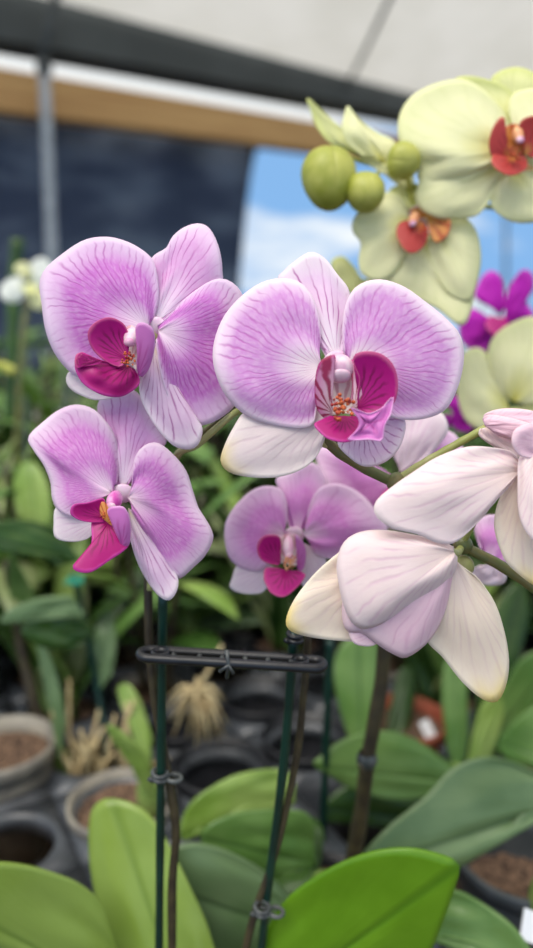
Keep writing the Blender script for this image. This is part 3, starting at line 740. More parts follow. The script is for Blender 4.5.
flower(T6, (490, 745), .44, 'round pale yellow orchid flower seen from behind at the right edge', None, [
    ('petal', (490, 750), [(450, 730), (430, 670), (445, 610), (490, 575), (545, 565), (620, 620), (630, 700), (570, 750), (520, 760)], 'yel', 0, -.004, DOM(dome=.014, axis=(540, 575))),
    ('petal', (480, 760), [(480, 720), (440, 655), (410, 630), (375, 650), (364, 700), (372, 760), (395, 800), (440, 815), (480, 790)], 'yel', .004, .003, DOM(dome=.012, axis=(372, 710))),
    ('lateral_sepal', (490, 760), [(460, 770), (440, 820), (480, 850), (560, 840), (580, 780), (530, 755)], 'yel2', .004, .004, DOM(dome=.006)),
], None, None)
# deep purple flowers
flower(T6, (455, 560), .52, 'deep purple orchid flower against the sky at the right edge', None, [
    ('petal', (455, 570), [(430, 560), (395, 545), (372, 575), (378, 620), (420, 640), (450, 600)], 'purple', 0, -.004, DOM(dome=.008)),
    ('petal', (460, 560), [(440, 540), (405, 520), (418, 480), (440, 462), (462, 475), (470, 510), (472, 545)], 'purple', 0, .004, DOM(dome=.008)),
    ('petal', (470, 565), [(470, 530), (485, 490), (510, 460), (532, 470), (535, 500), (520, 530), (535, 560), (510, 590), (480, 590)], 'purple', 0, -.004, DOM(dome=.008)),
    ('lateral_sepal', (455, 570), [(425, 590), (420, 630), (450, 650), (490, 620), (490, 580)], 'purple', .003, .006, DOM(dome=.006)),
], [('lip', (458, 565), [(440, 560), (428, 580), (450, 605), (478, 590), (474, 562)], 'lip', -.006, -.014, dict(dome=.003))], None)
flower(T6, (350, 775), .50, 'deep purple orchid flower low between the central flower and the round yellow one', None, [
    ('petal', (350, 775), [(330, 785), (295, 790), (282, 800), (300, 812), (345, 808), (360, 790)], 'purple', 0, -.004, DOM(dome=.004)),
    ('petal', (355, 770), [(340, 755), (355, 735), (385, 745), (400, 775), (400, 810), (370, 815), (350, 795)], 'purple', 0, -.004, DOM(dome=.006)),
], None, None)
# far white flower at left
flower(T0, (28, 282), .85, 'small blurred white and yellow orchid flower at the left edge', None, [
    ('petal', (26, 284), [(24, 276), (10, 278), (0, 288), (4, 300), (18, 302), (26, 292)], 'white', 0, -.004, DOM(dome=.006)),
    ('petal', (30, 282), [(28, 274), (32, 262), (44, 258), (52, 270), (46, 284), (34, 288)], 'white', 0, -.004, DOM(dome=.006)),
    ('dorsal_sepal', (26, 280), [(20, 276), (14, 268), (22, 262), (30, 266), (32, 276)], 'yel', -.004, -.008, DOM()),
    ('lateral_sepal', (32, 286), [(28, 290), (30, 304), (40, 310), (46, 298), (40, 286)], 'yel', 0, -.004, DOM()),
], [('lip', (29, 284), [(26, 284), (24, 292), (32, 296), (36, 288), (32, 282)], 'yel2', -.006, -.014, DOM(dome=.002))], None)

# ------------------------------------------------------------------ buds, stems, pedicels
def bud(tr, c, rx, rz, d, ax, label, group='green orchid buds on the yellow spike'):
    q = tr(c); px = tr.k * d / FPX
    A = Vector(ax).normalized()
    root = empty('orchid_bud', at(q.x, q.y, d), label, 'bud', group)
    P = at(q.x, q.y, d)
    for i in range(3):
        ph = 2 * PI * i / 3 + .9
        m = MB()
        qn = Vector((0, 0, 1)).rotation_difference(A)
        vs = []; fs = []
        for j in range(15):
            th = PI * j / 14
            for k_ in range(15):
                a = ph + (k_ / 14 - .5) * (2 * PI / 3 + .10)
                f = 1 + .07 * math.cos((a - ph) * 1.5) - .03
                z = -rz * px * math.cos(th)
                r = rx * px * math.sin(th) ** .85 * f * (1 - .12 * math.cos(th) * -1)
                vs.append(P + qn @ Vector((r * math.cos(a), r * math.sin(a), z)))
        for j in range(14):
            for k_ in range(14):
                a = j * 15 + k_; fs.append((a, a + 1, a + 16, a + 15))
        m.add(vs, fs).build('bud_sepal', M['bud'], root, thick=.0006)
    return root
bud(T6, (85, 262), 58, 66, .385, (.1, -.35, -.9), 'largest green orchid bud, left of the yellow flowers')
bud(T6, (166, 292), 41, 42, .380, (.2, -.7, -.6), 'round green orchid bud, lowest of the three and middle of the group')
bud(T6, (251, 222), 38, 33, .378, (.6, -.6, -.2), 'small green orchid bud tucked against the large yellow petal')

def stem_obj(name, pts, rad, mat, label, cat, group=None, seg=12, n=40, parent=None, d=None):
    """pts: (px, py, distance); rad in metres"""
    P = smooth_line([at(*p) for p in pts], n)
    if hasattr(rad, '__len__'):
        R = [rad[0] + (rad[-1] - rad[0]) * i / n for i in range(n + 1)]
    else: R = [rad] * (n + 1)
    R = [r * (1 + .05 * math.sin(i * .9)) for i, r in enumerate(R)]
    return MB().tube(P, R, seg).build(name, M[mat], parent, label=label, cat=cat, group=group)

# flower spike that carries the centre flower and the pale flowers
root = empty('orchid_spike', at(395, 482, .282), 'olive green arching orchid stem with fork running right behind the pale flowers', 'flower stem')
s = stem_obj('stem', [(316, 432, .275), (330, 446, .277), (360, 466, .28), (392, 481, .282), (430, 512, .284), (462, 545, .282), (500, 565, .280), (545, 596, .278), (610, 660, .285), (650, 780, .32), (655, 960, .39), (650, 1090, .44)], (.0021, .0026), 'stem', None, None, parent=root)
MB().blob(at(396, 482, .281), (.0042, .0034, .0036), (1, 0, -.6), 16, 10).build('node', M['stem'], root)
MB().blob(at(463, 545, .281), (.0038, .0034, .0040), (1, 0, -.5), 16, 10).build('node', M['stem'], root)
stem_obj('pedicel', [(396, 480, .281), (425, 462, .279), (455, 445, .278), (486, 428, .275)], (.0015, .0016), 'ped', None, None, parent=root)
stem_obj('pedicel', [(462, 546, .281), (474, 522, .274), (492, 492, .266), (520, 470, .258)], (.0012, .0014), 'ped', None, None, parent=root)
stem_obj('pedicel', [(462, 546, .281), (458, 552, .274), (454, 553, .266), (446, 549, .262)], (.0014, .0018), 'ped', None, None, parent=root)
stem_obj('pedicel', [(330, 446, .277), (322, 440, .275), (325, 410, .270), (338, 370, .266)], (.0014, .0016), 'ped', None, None, parent=root)
stem_obj('pedicel', [(440, 520, .284), (425, 500, .31), (405, 482, .34), (398, 475, .352)], .0013, 'ped', None, None, parent=root)
MB().blob(at(463, 566, .283), (.0045, .0045, .0045), (0, 0, 1), 14, 10).build('young_bud', M['ped'], root)
root = empty('orchid_spike', at(200, 440, .29), 'yellow green flower stalks behind the upper left flower, joining the central one', 'flower stem')
stem_obj('stem', [(258, 402, .28), (236, 412, .284), (212, 432, .288), (196, 446, .292), (176, 456, .30), (160, 500, .305), (150, 590, .31)], (.0014, .0016), 'ped', None, None, parent=root)
stem_obj('pedicel', [(196, 446, .292), (190, 400, .288), (165, 350, .282), (150, 330, .278)], .0013, 'ped', None, None, parent=root)
stem_obj('pedicel', [(172, 460, .30), (150, 480, .296), (128, 498, .286)], .0013, 'ped', None, None, parent=root)
stem_obj('dark_stem', [(268, 398, .287), (240, 403, .290), (215, 425, .294), (180, 452, .302), (172, 468, .305)], .0018, 'stem', None, None, parent=root)
# yellow spike
root = empty('orchid_spike', at(410, 190, .40), 'green stem of the yellow orchid hidden among its flowers and buds', 'flower stem')
stem_obj('stem', [(348, 157, .41), (375, 165, .405), (405, 180, .40), (440, 200, .41), (480, 206, .42), (530, 214, .43), (590, 245, .44), (640, 420, .46), (660, 640, .52), (655, 860, .60)], (.0014, .0026), 'bud', None, None, parent=root)
stem_obj('pedicel', [(352, 160, .41), (340, 165, .40), (330, 172, .39)], .0012, 'bud', None, None, parent=root)
stem_obj('pedicel', [(380, 170, .405), (374, 180, .395), (368, 186, .385)], .0012, 'bud', None, None, parent=root)
stem_obj('pedicel', [(412, 190, .402), (408, 180, .39), (404, 165, .38)], .0012, 'bud', None, None, parent=root)
stem_obj('pedicel', [(405, 182, .40), (412, 200, .40), (418, 222, .40)], .0014, 'bud', None, None, parent=root)
stem_obj('pedicel', [(500, 208, .425), (500, 195, .41), (505, 175, .40), (508, 160, .385)], .0014, 'bud', None, None, parent=root)

stem_obj('orchid_spike', [(498, 325, .535), (505, 400, .55), (545, 520, .60), (560, 660, .68), (560, 760, .72)], (.0016, .0028), 'stem', 'thin green stem under the deep purple orchid flower at the right edge', 'flower stem')
stem_obj('orchid_spike', [(514, 408, .45), (540, 470, .47), (580, 560, .52), (600, 700, .60), (600, 840, .64)], (.0016, .0028), 'bud', 'green stem behind the round pale yellow flower at the right edge', 'flower stem')

# ------------------------------------------------------------------ stakes and the clip bar
def ring_pts(c, r, n=24, nrm=(0, 0, 1)):
    q = Vector((0, 0, 1)).rotation_difference(Vector(nrm).normalized())
    return [Vector(c) + q @ Vector((r * math.cos(2 * PI * i / n), r * math.sin(2 * PI * i / n), 0)) for i in range(n + 1)]
def tie(px, py, d, r, mat, parent=None, label=None, w=.0011, two=False):
    m = MB(); P = at(px, py, d)
    m.tube(ring_pts(P, r, 20, (.1, .1, 1)), w, 8, False)
    m.tube(ring_pts(P + Vector((0, 0, .0028)), r, 20, (.1, -.1, 1)), w, 8, False)
    if two: m.tube(ring_pts(P + Vector((r * 2.0, 0, 0)), r, 20, (.1, .1, 1)), w, 8, False)
    m.tube([P + Vector((-r * .9, -r * .3, -.001)), P + Vector((-r * 1.5, -r * .6, .001))], w, 6)
    return m.build('plant_clip' if parent is None else 'clip', M[mat], parent, label=label, cat='clip' if label else None)
DS = .31
stem_obj('plant_stake', [(163, 586, DS), (161, 760, .335), (158, 1060, .385), (157, 1165, .40)], .0021, 'stake', 'dark green plastic stake under the lower left flower, left end of the clip bar', 'plant stake')
stem_obj('plant_stake', [(294, 632, .312), (284, 760, .335), (268, 890, .358), (250, 1060, .385), (243, 1165, .40)], .0022, 'stake', 'dark green plastic stake under the right end of the clip bar', 'plant stake')
stem_obj('plant_stake', [(330, 640, .50), (328, 700, .51), (322, 850, .54)], .0030, 'stake', 'blurred dark green stake right of the clip bar, behind it', 'plant stake')
stem_obj('orchid_spike', [(148, 560, .315), (149, 640, .322), (155, 700, .33), (167, 770, .34), (176, 830, .348), (172, 900, .358), (176, 1060, .382), (195, 1120, .39)], (.0019, .0026), 'stemb', 'brown orchid stem beside the left green stake', 'flower stem')
stem_obj('orchid_spike', [(309, 625, .318), (304, 690, .328), (296, 760, .34), (276, 850, .352), (250, 930, .364), (225, 1050, .382), (215, 1120, .39)], (.0017, .0022), 'stemb', 'olive brown orchid stem beside the right green stake', 'flower stem')
root = empty('orchid_spike', at(368, 760, .42), 'dark brown thick orchid stem standing behind the pale drooping flower', 'flower stem')
stem_obj('stem', [(386, 630, .40), (380, 690, .41), (368, 758, .42), (360, 820, .43), (350, 875, .44), (345, 925, .45), (342, 960, .46)], (.0040, .0052), 'stemb', None, None, parent=root)
MB().lathe(at(367, 760, .42), [(.0048, -.004), (.0062, -.0015), (.0064, .0015), (.005, .005)], 18).build('node', M['clip'], root)
MB().tube([at(368, 778, .414), at(362, 768, .413), at(358, 764, .413)], .001, 6).build('bract', M['stemb'], root)
# clip bar: two rails with hooked loops at both ends
root = empty('clip_bar', at(230, 658, .31), 'black plastic horizontal clip bar joining the two green stakes', 'support bar')
A0, A1 = at(150, 654, .306), at(314, 664, .306)
off = Vector((0, .0060, .0005))
rail = [A0, A1]
m = MB()
loop = [A0 + off * -.4]
n = 60
L = A1 - A0; lx = L.normalized()
P = []
for i in range(25):
    a = PI / 2 + PI * i / 24
    P.append(A0 + lx * (math.cos(a) * .0042) + Vector((0, math.sin(a) * .0042 * -1 * -1, 0)))
for i in range(25):
    a = -PI / 2 + PI * i / 24
    P.append(A1 + lx * (math.cos(a) * .0042) + Vector((0, math.sin(a) * .0042, 0)))
P.append(P[0])
m.tube(P, .0021, 12, False).build('rail', M['blackp'], root)
m = MB()
for f in (.14, .30, .44, .58, .72, .86):
    c = A0 + L * f
    m.tube([c + Vector((0, -.0046, -.0004)), c + Vector((0, .0046, -.0004))], .0012, 8)
m.build('cross_tie', M['clip'], root)
for e in (A0 + lx * .0045, A1 - lx * .0062):
    m = MB(); m.lathe(e, [(.0024, -.002), (.0040, -.002), (.0040, .002), (.0024, .002)], 24, closed=True).build('socket', M['blackp'], root)
m = MB(); c = A0 + L * .47
m.tube([c + Vector((0, -.004, .006)), c + Vector((.001, -.006, 0)), c + Vector((0, -.004, -.007))], .0009, 8)
m.tube([c + Vector((-.003, -.006, -.003)), c + Vector((.001, -.0065, 0)), c + Vector((.003, -.006, -.004))], .0009, 8)
m.build('hook', M['clip'], root)
tie(160, 778, .337, .0034, 'clip', None, 'grey plastic clip holding the stem to the left green stake', two=True)
tie(262, 912, .356, .0036, 'clip', None, 'grey plastic clip low on the right green stake', two=True)
tie(295, 640, .312, .0030, 'blackp', None, 'black clip on top of the right green stake, at the bar')

# ------------------------------------------------------------------ bench, trays, pots
BZ = .79
root = empty('bench', (0.2, 1.4, 0), 'long slatted wooden bench that carries the trays and potted orchids', 'bench')
m = MB()
for i in range(17):
    m.box((.2, .16 + i * .16, BZ - .012), (3.4, .13, .022))
m.build('bench_top', M['bench'], root, smooth=False)
for x in (-1.4, 1.8):
    for y in (.2, 2.6):
        MB().box((x, y, (BZ - .024) / 2), (.06, .06, BZ - .024)).build('leg', M['bench'], root, smooth=False)

LA, LB, LO = Vector((.078, .045, 0)), Vector((-.045, .078, 0)), Vector((-.041, .557, 0))
def cell(i, j, z=0): return LO + LA * i + LB * j + Vector((0, 0, z))
TZ = .868
def hole_tray_mesh(mb, ni, nj):
    """plate with round holes, each with a collar below, plus a skirt"""
    ua, ub = LA.normalized(), LB.normalized(); h = .045; r = .037
    for i in range(ni):
        for j in range(nj):
            c = LA * i + LB * j
            K = 32
            inner = [c + (ua * math.cos(2 * PI * k / K) + ub * math.sin(2 * PI * k / K)) * r for k in range(K)]
            outer = []
            for k in range(K):
                a = 2 * PI * k / K; x, y = math.cos(a), math.sin(a); f = h / max(abs(x), abs(y))
                outer.append(c + (ua * x + ub * y) * f)
            rim = [p + Vector((0, 0, .0035)) for p in inner]
            rim2 = [c + (p - c) * 1.06 + Vector((0, 0, .003)) for p in inner]
            low = [c + (p - c) * .97 + Vector((0, 0, -.012)) for p in inner]
            vs = outer + rim2 + rim + low
            fs = []
            for b in range(3):
                for k in range(K):
                    k2 = (k + 1) % K
                    fs.append((b * K + k, b * K + k2, (b + 1) * K + k2, (b + 1) * K + k))
            mb.add(vs, fs)
    a0 = -ua * h - ub * h; e1 = LA * ni; e2 = LB * nj
    cs = [a0, a0 + e1, a0 + e1 + e2, a0 + e2]
    for q in range(4):
        p0, p1 = cs[q], cs[(q + 1) % 4]
        mb.prism([p0, p1, p1 * .99 + Vector((0, 0, -(TZ - BZ))) + p0 * .01, p0 * .99 + p1 * .01 + Vector((0, 0, -(TZ - BZ)))], (ua * .0015 + ub * .0015))
tray = None
tl = {(-4, -2): 'front left grey plastic carry tray with empty round holes at the lower left', (0, -2): 'grey plastic carry tray under the front orchids at the centre'}
for i0 in (-8, -4, 0, 4):
    for j0 in (-2, 2, 6, 10):
        c = cell(i0 + 1.5, j0 + 1.5)
        if c.y < .35 or abs(c.x) > .35 + .5 * c.y or (i0 >= 0 and j0 < 0 and i0 > 0): continue
        if (i0, j0) == (0, -2): continue
        if tray is None:
            m = MB(); hole_tray_mesh(m, 4, 4)
            tray = m.build('carry_tray', M['tray'], origin=(0, 0, 0), thick=.0016)
            t = tray
        else: t = copy_tree(tray)
        t.location = cell(i0, j0, TZ)
        props(t, tl.get((i0, j0), 'grey plastic carry tray holding pots in the rows behind'), 'tray')
        if (i0, j0) not in tl: t['group'] = 'carry trays in the rows behind'

for (i0, j0, ni, nj, lb) in ((0, -2, 1, 4, 'narrow single-row plastic carry tray under the front plants, holding the nearest black pot'), (1, 0, 3, 2, 'small plastic carry tray behind the right green stake, holding two black pots')):
    m = MB(); hole_tray_mesh(m, ni, nj)
    t = m.build('carry_tray', M['tray'], origin=(0, 0, 0), thick=.0016, label=lb, cat='tray'); t.location = cell(i0, j0, TZ)

def pot_prof(r, h, t=.0022):
    return [(0, 0), (r * .70, 0), (r * .93, h * .80), (r * .93, h * .86), (r, h * .86), (r * 1.02, h * .99), (r * 1.0, h), (r * .95, h), (r * .90, h * .84), (r * .68, t), (0, t)]
def pot_part(c, r, h, mat, parent=None, soil=True, fill=.86, **kw):
    p = MB().lathe(c, pot_prof(r, h), 44).build('pot' if parent else 'plant_pot', M[mat], parent, **kw)
    if soil:
        m = MB(); vs = [Vector(c) + Vector((0, 0, h * fill))]; fs = []; K = 26; J = 8
        for j in range(1, J + 1):
            for k_ in range(K):
                a = 2 * PI * k_ / K; rr = r * .90 * j / J
                vs.append(Vector(c) + Vector((rr * math.cos(a), rr * math.sin(a), h * fill + random.uniform(-.0035, .0035) * (j < J))))
        for k_ in range(K): fs.append((0, 1 + k_, 1 + (k_ + 1) % K))
        for j in range(J - 1):
            for k_ in range(K):
                a = 1 + j * K; b = a + K; k2 = (k_ + 1) % K
                fs.append((a + k_, b + k_, b + k2, a + k2))
        m.add(vs, fs).build('soil', M['soil'], p)
    return p

# ------------------------------------------------------------------ leaves and plants by free construction
def leaf_strip(mb, p0, az, L, wd, up, droop, roll=0.0, fold=.18, nl=18, nw=8, tipw=1.6):
    """leaf that leaves p0 at elevation up (rad) and bends down by droop along its length"""
    p = Vector(p0); e = up; vs = []; uv = []; st = L / nl
    for i in range(nl + 1):
        t = i / nl
        dirv = Vector((math.cos(az) * math.cos(e), math.sin(az) * math.cos(e), math.sin(e)))
        side = Vector((-math.sin(az), math.cos(az), 0))
        nrm = dirv.cross(side) * -1
        side = side * math.cos(roll) + nrm * math.sin(roll); nrm = dirv.cross(side) * -1
        w = wd / 2 * (math.sin(PI * min(1, .12 + .88 * t)) ** .55) * (1 if t < .6 else math.sqrt(max(0, 1 - ((t - .6) / .4) ** 2.2))) + .0006
        w *= (.35 + .65 * min(1, t * 3.5))
        for k_ in range(nw + 1):
            u = k_ / nw * 2 - 1
            vs.append(p + side * (u * w) + nrm * (fold * abs(u) ** 1.3 * w)); uv.append((k_ / nw, t))
        p = p + dirv * st; e -= droop / nl
    fs = []
    for i in range(nl):
        for k_ in range(nw):
            a = i * (nw + 1) + k_; fs.append((a, a + 1, a + nw + 2, a + nw + 1))
    return mb.add(vs, fs, uv)

def make_plant(kind, seed, potm, leafm, with_pot=True):
    random.seed(seed)
    r = empty('potted_orchid', (0, 0, 0), 'x', 'potted plant')
    if with_pot: pot_part((0, 0, 0), .042, .088, potm, r)
    z = .078
    if kind == 'strap':
        n = random.randint(6, 8); a0 = random.uniform(0, PI)
        MB().blob((0, 0, z + .012), (.012, .010, .026), seg=14, rings=8).build('crown', M['core'], r)
        for i in range(n):
            az = a0 + (i % 2) * PI + random.uniform(-.5, .5)
            m = MB(); leaf_strip(m, (0, 0, z + .006 + i * .004), az, random.uniform(.13, .22), random.uniform(.05, .075), random.uniform(.6, 1.15), random.uniform(.9, 1.8), random.uniform(-.3, .3))
            m.build('leaf', M[leafm[i % len(leafm)]], r, thick=.0014)
    elif kind == 'upright':
        for i in range(random.randint(10, 13)):
            az = random.uniform(0, 2 * PI); q = (random.uniform(-.02, .02), random.uniform(-.02, .02), z)
            m = MB(); leaf_strip(m, q, az, random.uniform(.18, .32), random.uniform(.024, .048), random.uniform(1.2, 1.5), random.uniform(.3, 1.1), random.uniform(-.6, .6), .25)
            m.build('leaf', M[leafm[i % len(leafm)]], r, thick=.0012)
    else:
        for c_ in range(random.randint(3, 5)):
            q = Vector((random.uniform(-.02, .02), random.uniform(-.02, .02), z)); az = random.uniform(0, 2 * PI); H = random.uniform(.18, .30)
            tip = q + Vector((math.cos(az) * .06, math.sin(az) * .06, H))
            pts = smooth_line([q, q.lerp(tip, .5) + Vector((-.008, .004, .01)), tip], 14)
            MB().tube(pts, [.0055 - .0025 * i / 14 for i in range(15)], 8).build('cane', M['stemb'], r)
            for i in range(5):
                p_ = pts[4 + i * 2]
                m = MB(); leaf_strip(m, p_, az + (i % 2) * PI + random.uniform(-.7, .7), random.uniform(.09, .15), random.uniform(.024, .042), random.uniform(.4, 1.1), random.uniform(.6, 1.5), random.uniform(-.3, .3), .2)
                m.build('leaf', M[leafm[i % len(leafm)]], r, thick=.0012)
    if seed % 2 == 0:
        st = Vector((.018, .008, .02))
        MB().tube([st, st + Vector((random.uniform(-.03, .03), .01, .42))], .0022, 8).build('stake', M['stake'], r)
        MB().tube(ring_pts(st + Vector((0, .005, .24)), .006, 14), .0022, 6, False).build('tie', M['tealtie'], r)
    return r

protos = [make_plant('strap', 2, 'potb', ['lf_m', 'lf_g', 'lf_d']), make_plant('strap', 5, 'potg', ['lf_g', 'lf_l', 'lf_m']),
          make_plant('upright', 3, 'potb', ['lf_d', 'lf_m', 'lf_o', 'lf_l']), make_plant('upright', 8, 'potc', ['lf_m', 'lf_o', 'lf_d', 'lf_l']),
          make_plant('cane', 4, 'potb', ['lf_m', 'lf_l', 'lf_o', 'lf_d']), make_plant('cane', 11, 'potg', ['lf_d', 'lf_m', 'lf_l'])]
LBL = ['broad-leaved green orchid in a black pot, in the rows behind', 'grey-green broad-leaved orchid in a grey pot, in the rows behind',
       'tuft of narrow upright leaves in a black pot, in the rows behind', 'tuft of pale upright leaves in a charcoal pot, in the rows behind',
       'leafy cane orchid in a black pot, in the rows behind', 'dark leafy cane orchid in a grey pot, in the rows behind']
GRP = ['broad-leaved orchids in black pots', 'broad-leaved orchids in grey pots', 'narrow-leaved tufts in black pots', 'pale narrow-leaved tufts in charcoal pots', 'leafy cane orchids in black pots', 'dark leafy cane orchids in grey pots']
PZ = BZ
used = [0] * 6
def put(kind, loc, rz, sc=1.0, label=None):
    o = protos[kind] if used[kind] == 0 else copy_tree(protos[kind])
    used[kind] += 1
    o.location = loc; o.rotation_euler = (0, 0, rz); o.scale = (sc, sc, sc)
    v = Vector(loc) - CAM; px = 266.5 + FPX * v.x / v.dot(FWD)
    zone = ('left edge', 'lower left flower', 'clip bar', 'pale drooping flower', 'right edge')[min(4, max(0, int(px // 107)))]
    row = 'near' if loc[1] < .98 else 'middle' if loc[1] < 1.45 else 'far'
    o['label'] = LBL[kind].replace('in the rows behind', row + ' rows ' + ('by the ' if 'edge' in zone else 'behind the ') + zone)
    o['group'] = GRP[kind] + ', ' + row + ' rows, ' + zone
    return o
rg = random.Random(21)
EMPTY = {(0, 0), (0, 1), (1, 0), (-1, 0), (-2, 0), (-2, 1), (-3, 0), (-3, -1), (-1, -1), (-2, -1), (1, 1), (2, 0)}
for i in range(-9, 9):
    for j in range(-3, 19):
        c = cell(i, j)
        if (i, j) in EMPTY or c.y < .66 or c.y > 1.75: continue
        if abs(c.x) > .30 + .42 * c.y: continue
        if c.y < .8 and -.12 < c.x < .08: continue
        if rg.random() < (.06 if c.y < 1.0 else .38 if c.y < 1.3 else .62): continue
        k_ = rg.choice([1, 2, 3, 4, 5, 3, 4, 2] if c.y > .82 else [3, 5, 4, 2, 0])
        put(k_, c + Vector((0, 0, PZ + .004)), rg.uniform(0, 6.28), rg.uniform(.85, 1.1) * (1.0 if c.y < 1.1 else 1.2))
for i in range(20):   # far rows, standing on the bench
    x = rg.uniform(-1.3, 1.5); y = rg.uniform(1.85, 2.7)
    put(rg.choice([2, 3, 4, 5, 3]), Vector((x, y, PZ)), rg.uniform(0, 6.28), rg.uniform(1.2, 1.5))

# pots that can be told apart
def pot_at(px, py, r, mat, label, z=.880, h=.088, soil=True, name='plant_pot', group=None, fill=.86):
    c = on_z(px, py, z); c.z = z - h
    return pot_part(c, r, h, mat, None, soil, fill, label=label, cat='pot', group=group)
c = cell(-1, 0, .880 - .088)
pot_part(c, .043, .088, 'potg', None, True, label='grey-beige pot of bark behind the tall upright yellow-green leaf', cat='pot')
pot_at(2, 742, .046, 'potg', 'grey pot with brown bark cut by the left edge', z=.90, h=.108)
for (i, j), lb in {(0, 0): 'empty black pot right of the left stake, nearest of the black pots', (0, 1): 'empty black pot behind the clip bar, under the centre flower', (1, 0): 'empty black pot left of the right stake', (1, 1): 'empty black pot furthest right behind the right stake'}.items():
    pot_part(cell(i, j, .882 - .088), .0415, .088, 'potb', None, False, label=lb, cat='pot')
pot_at(402, 716, .044, 'terra', 'terracotta red pot behind the dark stem, under the drooping flower', z=.89, h=.098)

def traced_plant(label, crown, d, leaves, pot=None, pr=.05, name='potted_orchid'):
    C = at(crown[0], crown[1], d)
    r = empty(name, Vector((C.x, C.y, BZ)), label, 'potted plant')
    if pot:
        pot_part((C.x, C.y, BZ), pr, max(.03, C.z - BZ + .004), pot, r, fill=.9)
    MB().blob(C + Vector((0, 0, .004)), (.011, .010, .022), seg=14, rings=10).build('crown', M['core'], r)
    for tr, base, outl, mat, db, dt, opt in leaves:
        o = dict(dome=.006, jit=.004, thick=.0016, groove=.0012, ns=60, nr=22); o.update(opt)
        patch('leaf', tr, base, outl, db, dt, M[mat], r, **o)
    return r
Ta = T(150, 740, .4128); Tb = T(300, 640, .4371); Tc = T(380, 800, .287)
traced_plant('front orchid plant with two broad yellow-green leaves at the lower left', (200, 1030), .40, [
    (T7, (250, 780), [(245, 740), (225, 670), (200, 600), (160, 562), (110, 540), (40, 521), (-30, 520), (-100, 548), (-125, 590), (-60, 650), (20, 700), (100, 750), (180, 790), (235, 800)], 'lf_y', .40, .345, dict(axis=(-125, 590), cross=-.01)),
    (T7, (370, 830), [(300, 790), (240, 730), (205, 650), (184, 560), (176, 490), (178, 430), (190, 402), (215, 391), (262, 402), (302, 432), (342, 500), (377, 570), (412, 650), (432, 740), (410, 800)], 'lf_y', .40, .425, dict(axis=(215, 391), cross=.012, dome=.008)),
], 'potc')
traced_plant('bright green broad leaf orchid in the front at the bottom centre', (262, 1040), .385, [
    (T8, (-10, 810), [(-25, 770), (-15, 700), (5, 655), (32, 608), (62, 575), (130, 530), (200, 501), (275, 490), (340, 500), (386, 521), (380, 560), (352, 640), (318, 715), (250, 790), (130, 840), (30, 840)], 'lf_b', .385, .34, dict(axis=(386, 521), cross=-.012, dome=.007, groove=.003)),
], 'potb', .045)
traced_plant('grey-green orchid plant between the two stakes, leaves pointing left', (322, 905), .47, [
    (Ta, (350, 150), [(352, 110), (335, 80), (310, 70), (240, 76), (180, 96), (112, 140), (78, 190), (74, 238), (92, 240), (115, 215), (155, 182), (215, 155), (290, 140), (340, 165)], 'lf_l', .50, .48, dict(axis=(74, 238), dome=.006)),
    (Ta, (400, 300), [(400, 210), (375, 175), (300, 168), (220, 174), (150, 200), (122, 235), (150, 290), (240, 330), (340, 340)], 'lf_m', .475, .46, dict(axis=(122, 235))),
    (Ta, (400, 480), [(380, 420), (340, 380), (290, 330), (230, 290), (160, 260), (90, 250), (30, 280), (0, 340), (40, 420), (110, 500), (180, 545), (260, 560), (350, 530)], 'lf_g', .455, .43, dict(axis=(0, 345), groove=.002)),
    (Ta, (400, 260), [(350, 300), (300, 290), (290, 330), (320, 370), (380, 360), (410, 300), (420, 230), (400, 190), (360, 200), (320, 240)], 'lf_d', .49, .47, dict(dome=.004)),
], 'potb', .046)
traced_plant('large grey-green orchid plant with broad arching leaves at the lower right', (545, 905), .47, [
    (Tb, (390, 330), [(370, 300), (312, 258), (260, 226), (200, 208), (140, 213), (82, 237), (45, 268), (30, 285), (70, 312), (130, 345), (220, 366), (292, 356), (360, 340)], 'lf_m', .56, .52, dict(axis=(30, 285), groove=.002, cross=-.01)),
    (T0, (575, 800), [(560, 782), (533, 772), (512, 762), (492, 757), (470, 760), (448, 772), (425, 797), (390, 825), (366, 850), (352, 872), (380, 888), (430, 882), (463, 864), (490, 845), (509, 827), (533, 804), (560, 810)], 'lf_g', .47, .44, dict(axis=(352, 872), dome=.010, groove=.006, cross=-.01)),
    (T0, (600, 780), [(580, 706), (555, 698), (533, 706), (514, 722), (498, 742), (505, 757), (525, 766), (560, 775)], 'lf_m', .56, .58, dict(axis=(498, 742))),
    (Tb, (390, 420), [(330, 350), (240, 350), (120, 330), (60, 370), (50, 410), (120, 420), (220, 430), (320, 440)], 'lf_d', .58, .56, dict()),
], None)
traced_plant('low green leaf orchid at the bottom right corner under the bright leaf', (420, 1000), .42, [
    (T0, (400, 930), [(410, 905), (435, 892), (457, 891), (477, 900), (496, 912), (514, 927), (530, 948), (545, 975), (520, 968), (495, 950), (466, 940), (434, 936), (410, 945)], 'lf_m', .42, .39, dict(axis=(545, 975), dome=.004)),
], 'potc', .045)
pot_at(520, 852, .047, 'potc', 'charcoal pot of bark at the right edge under the big leaf', z=.880, fill=.62)
traced_plant('orchid with long upright green leaf behind the dark stem', (362, 790), .66, [
    (T0, (362, 775), [(350, 740), (338, 700), (334, 665), (345, 640), (368, 630), (380, 655), (378, 700), (372, 745)], 'lf_m', .64, .66, dict(axis=(358, 632))),
    (T0, (380, 775), [(385, 740), (392, 700), (400, 670), (412, 668), (414, 700), (404, 745)], 'lf_d', .66, .70, dict(axis=(408, 668))),
], 'potb', .04)
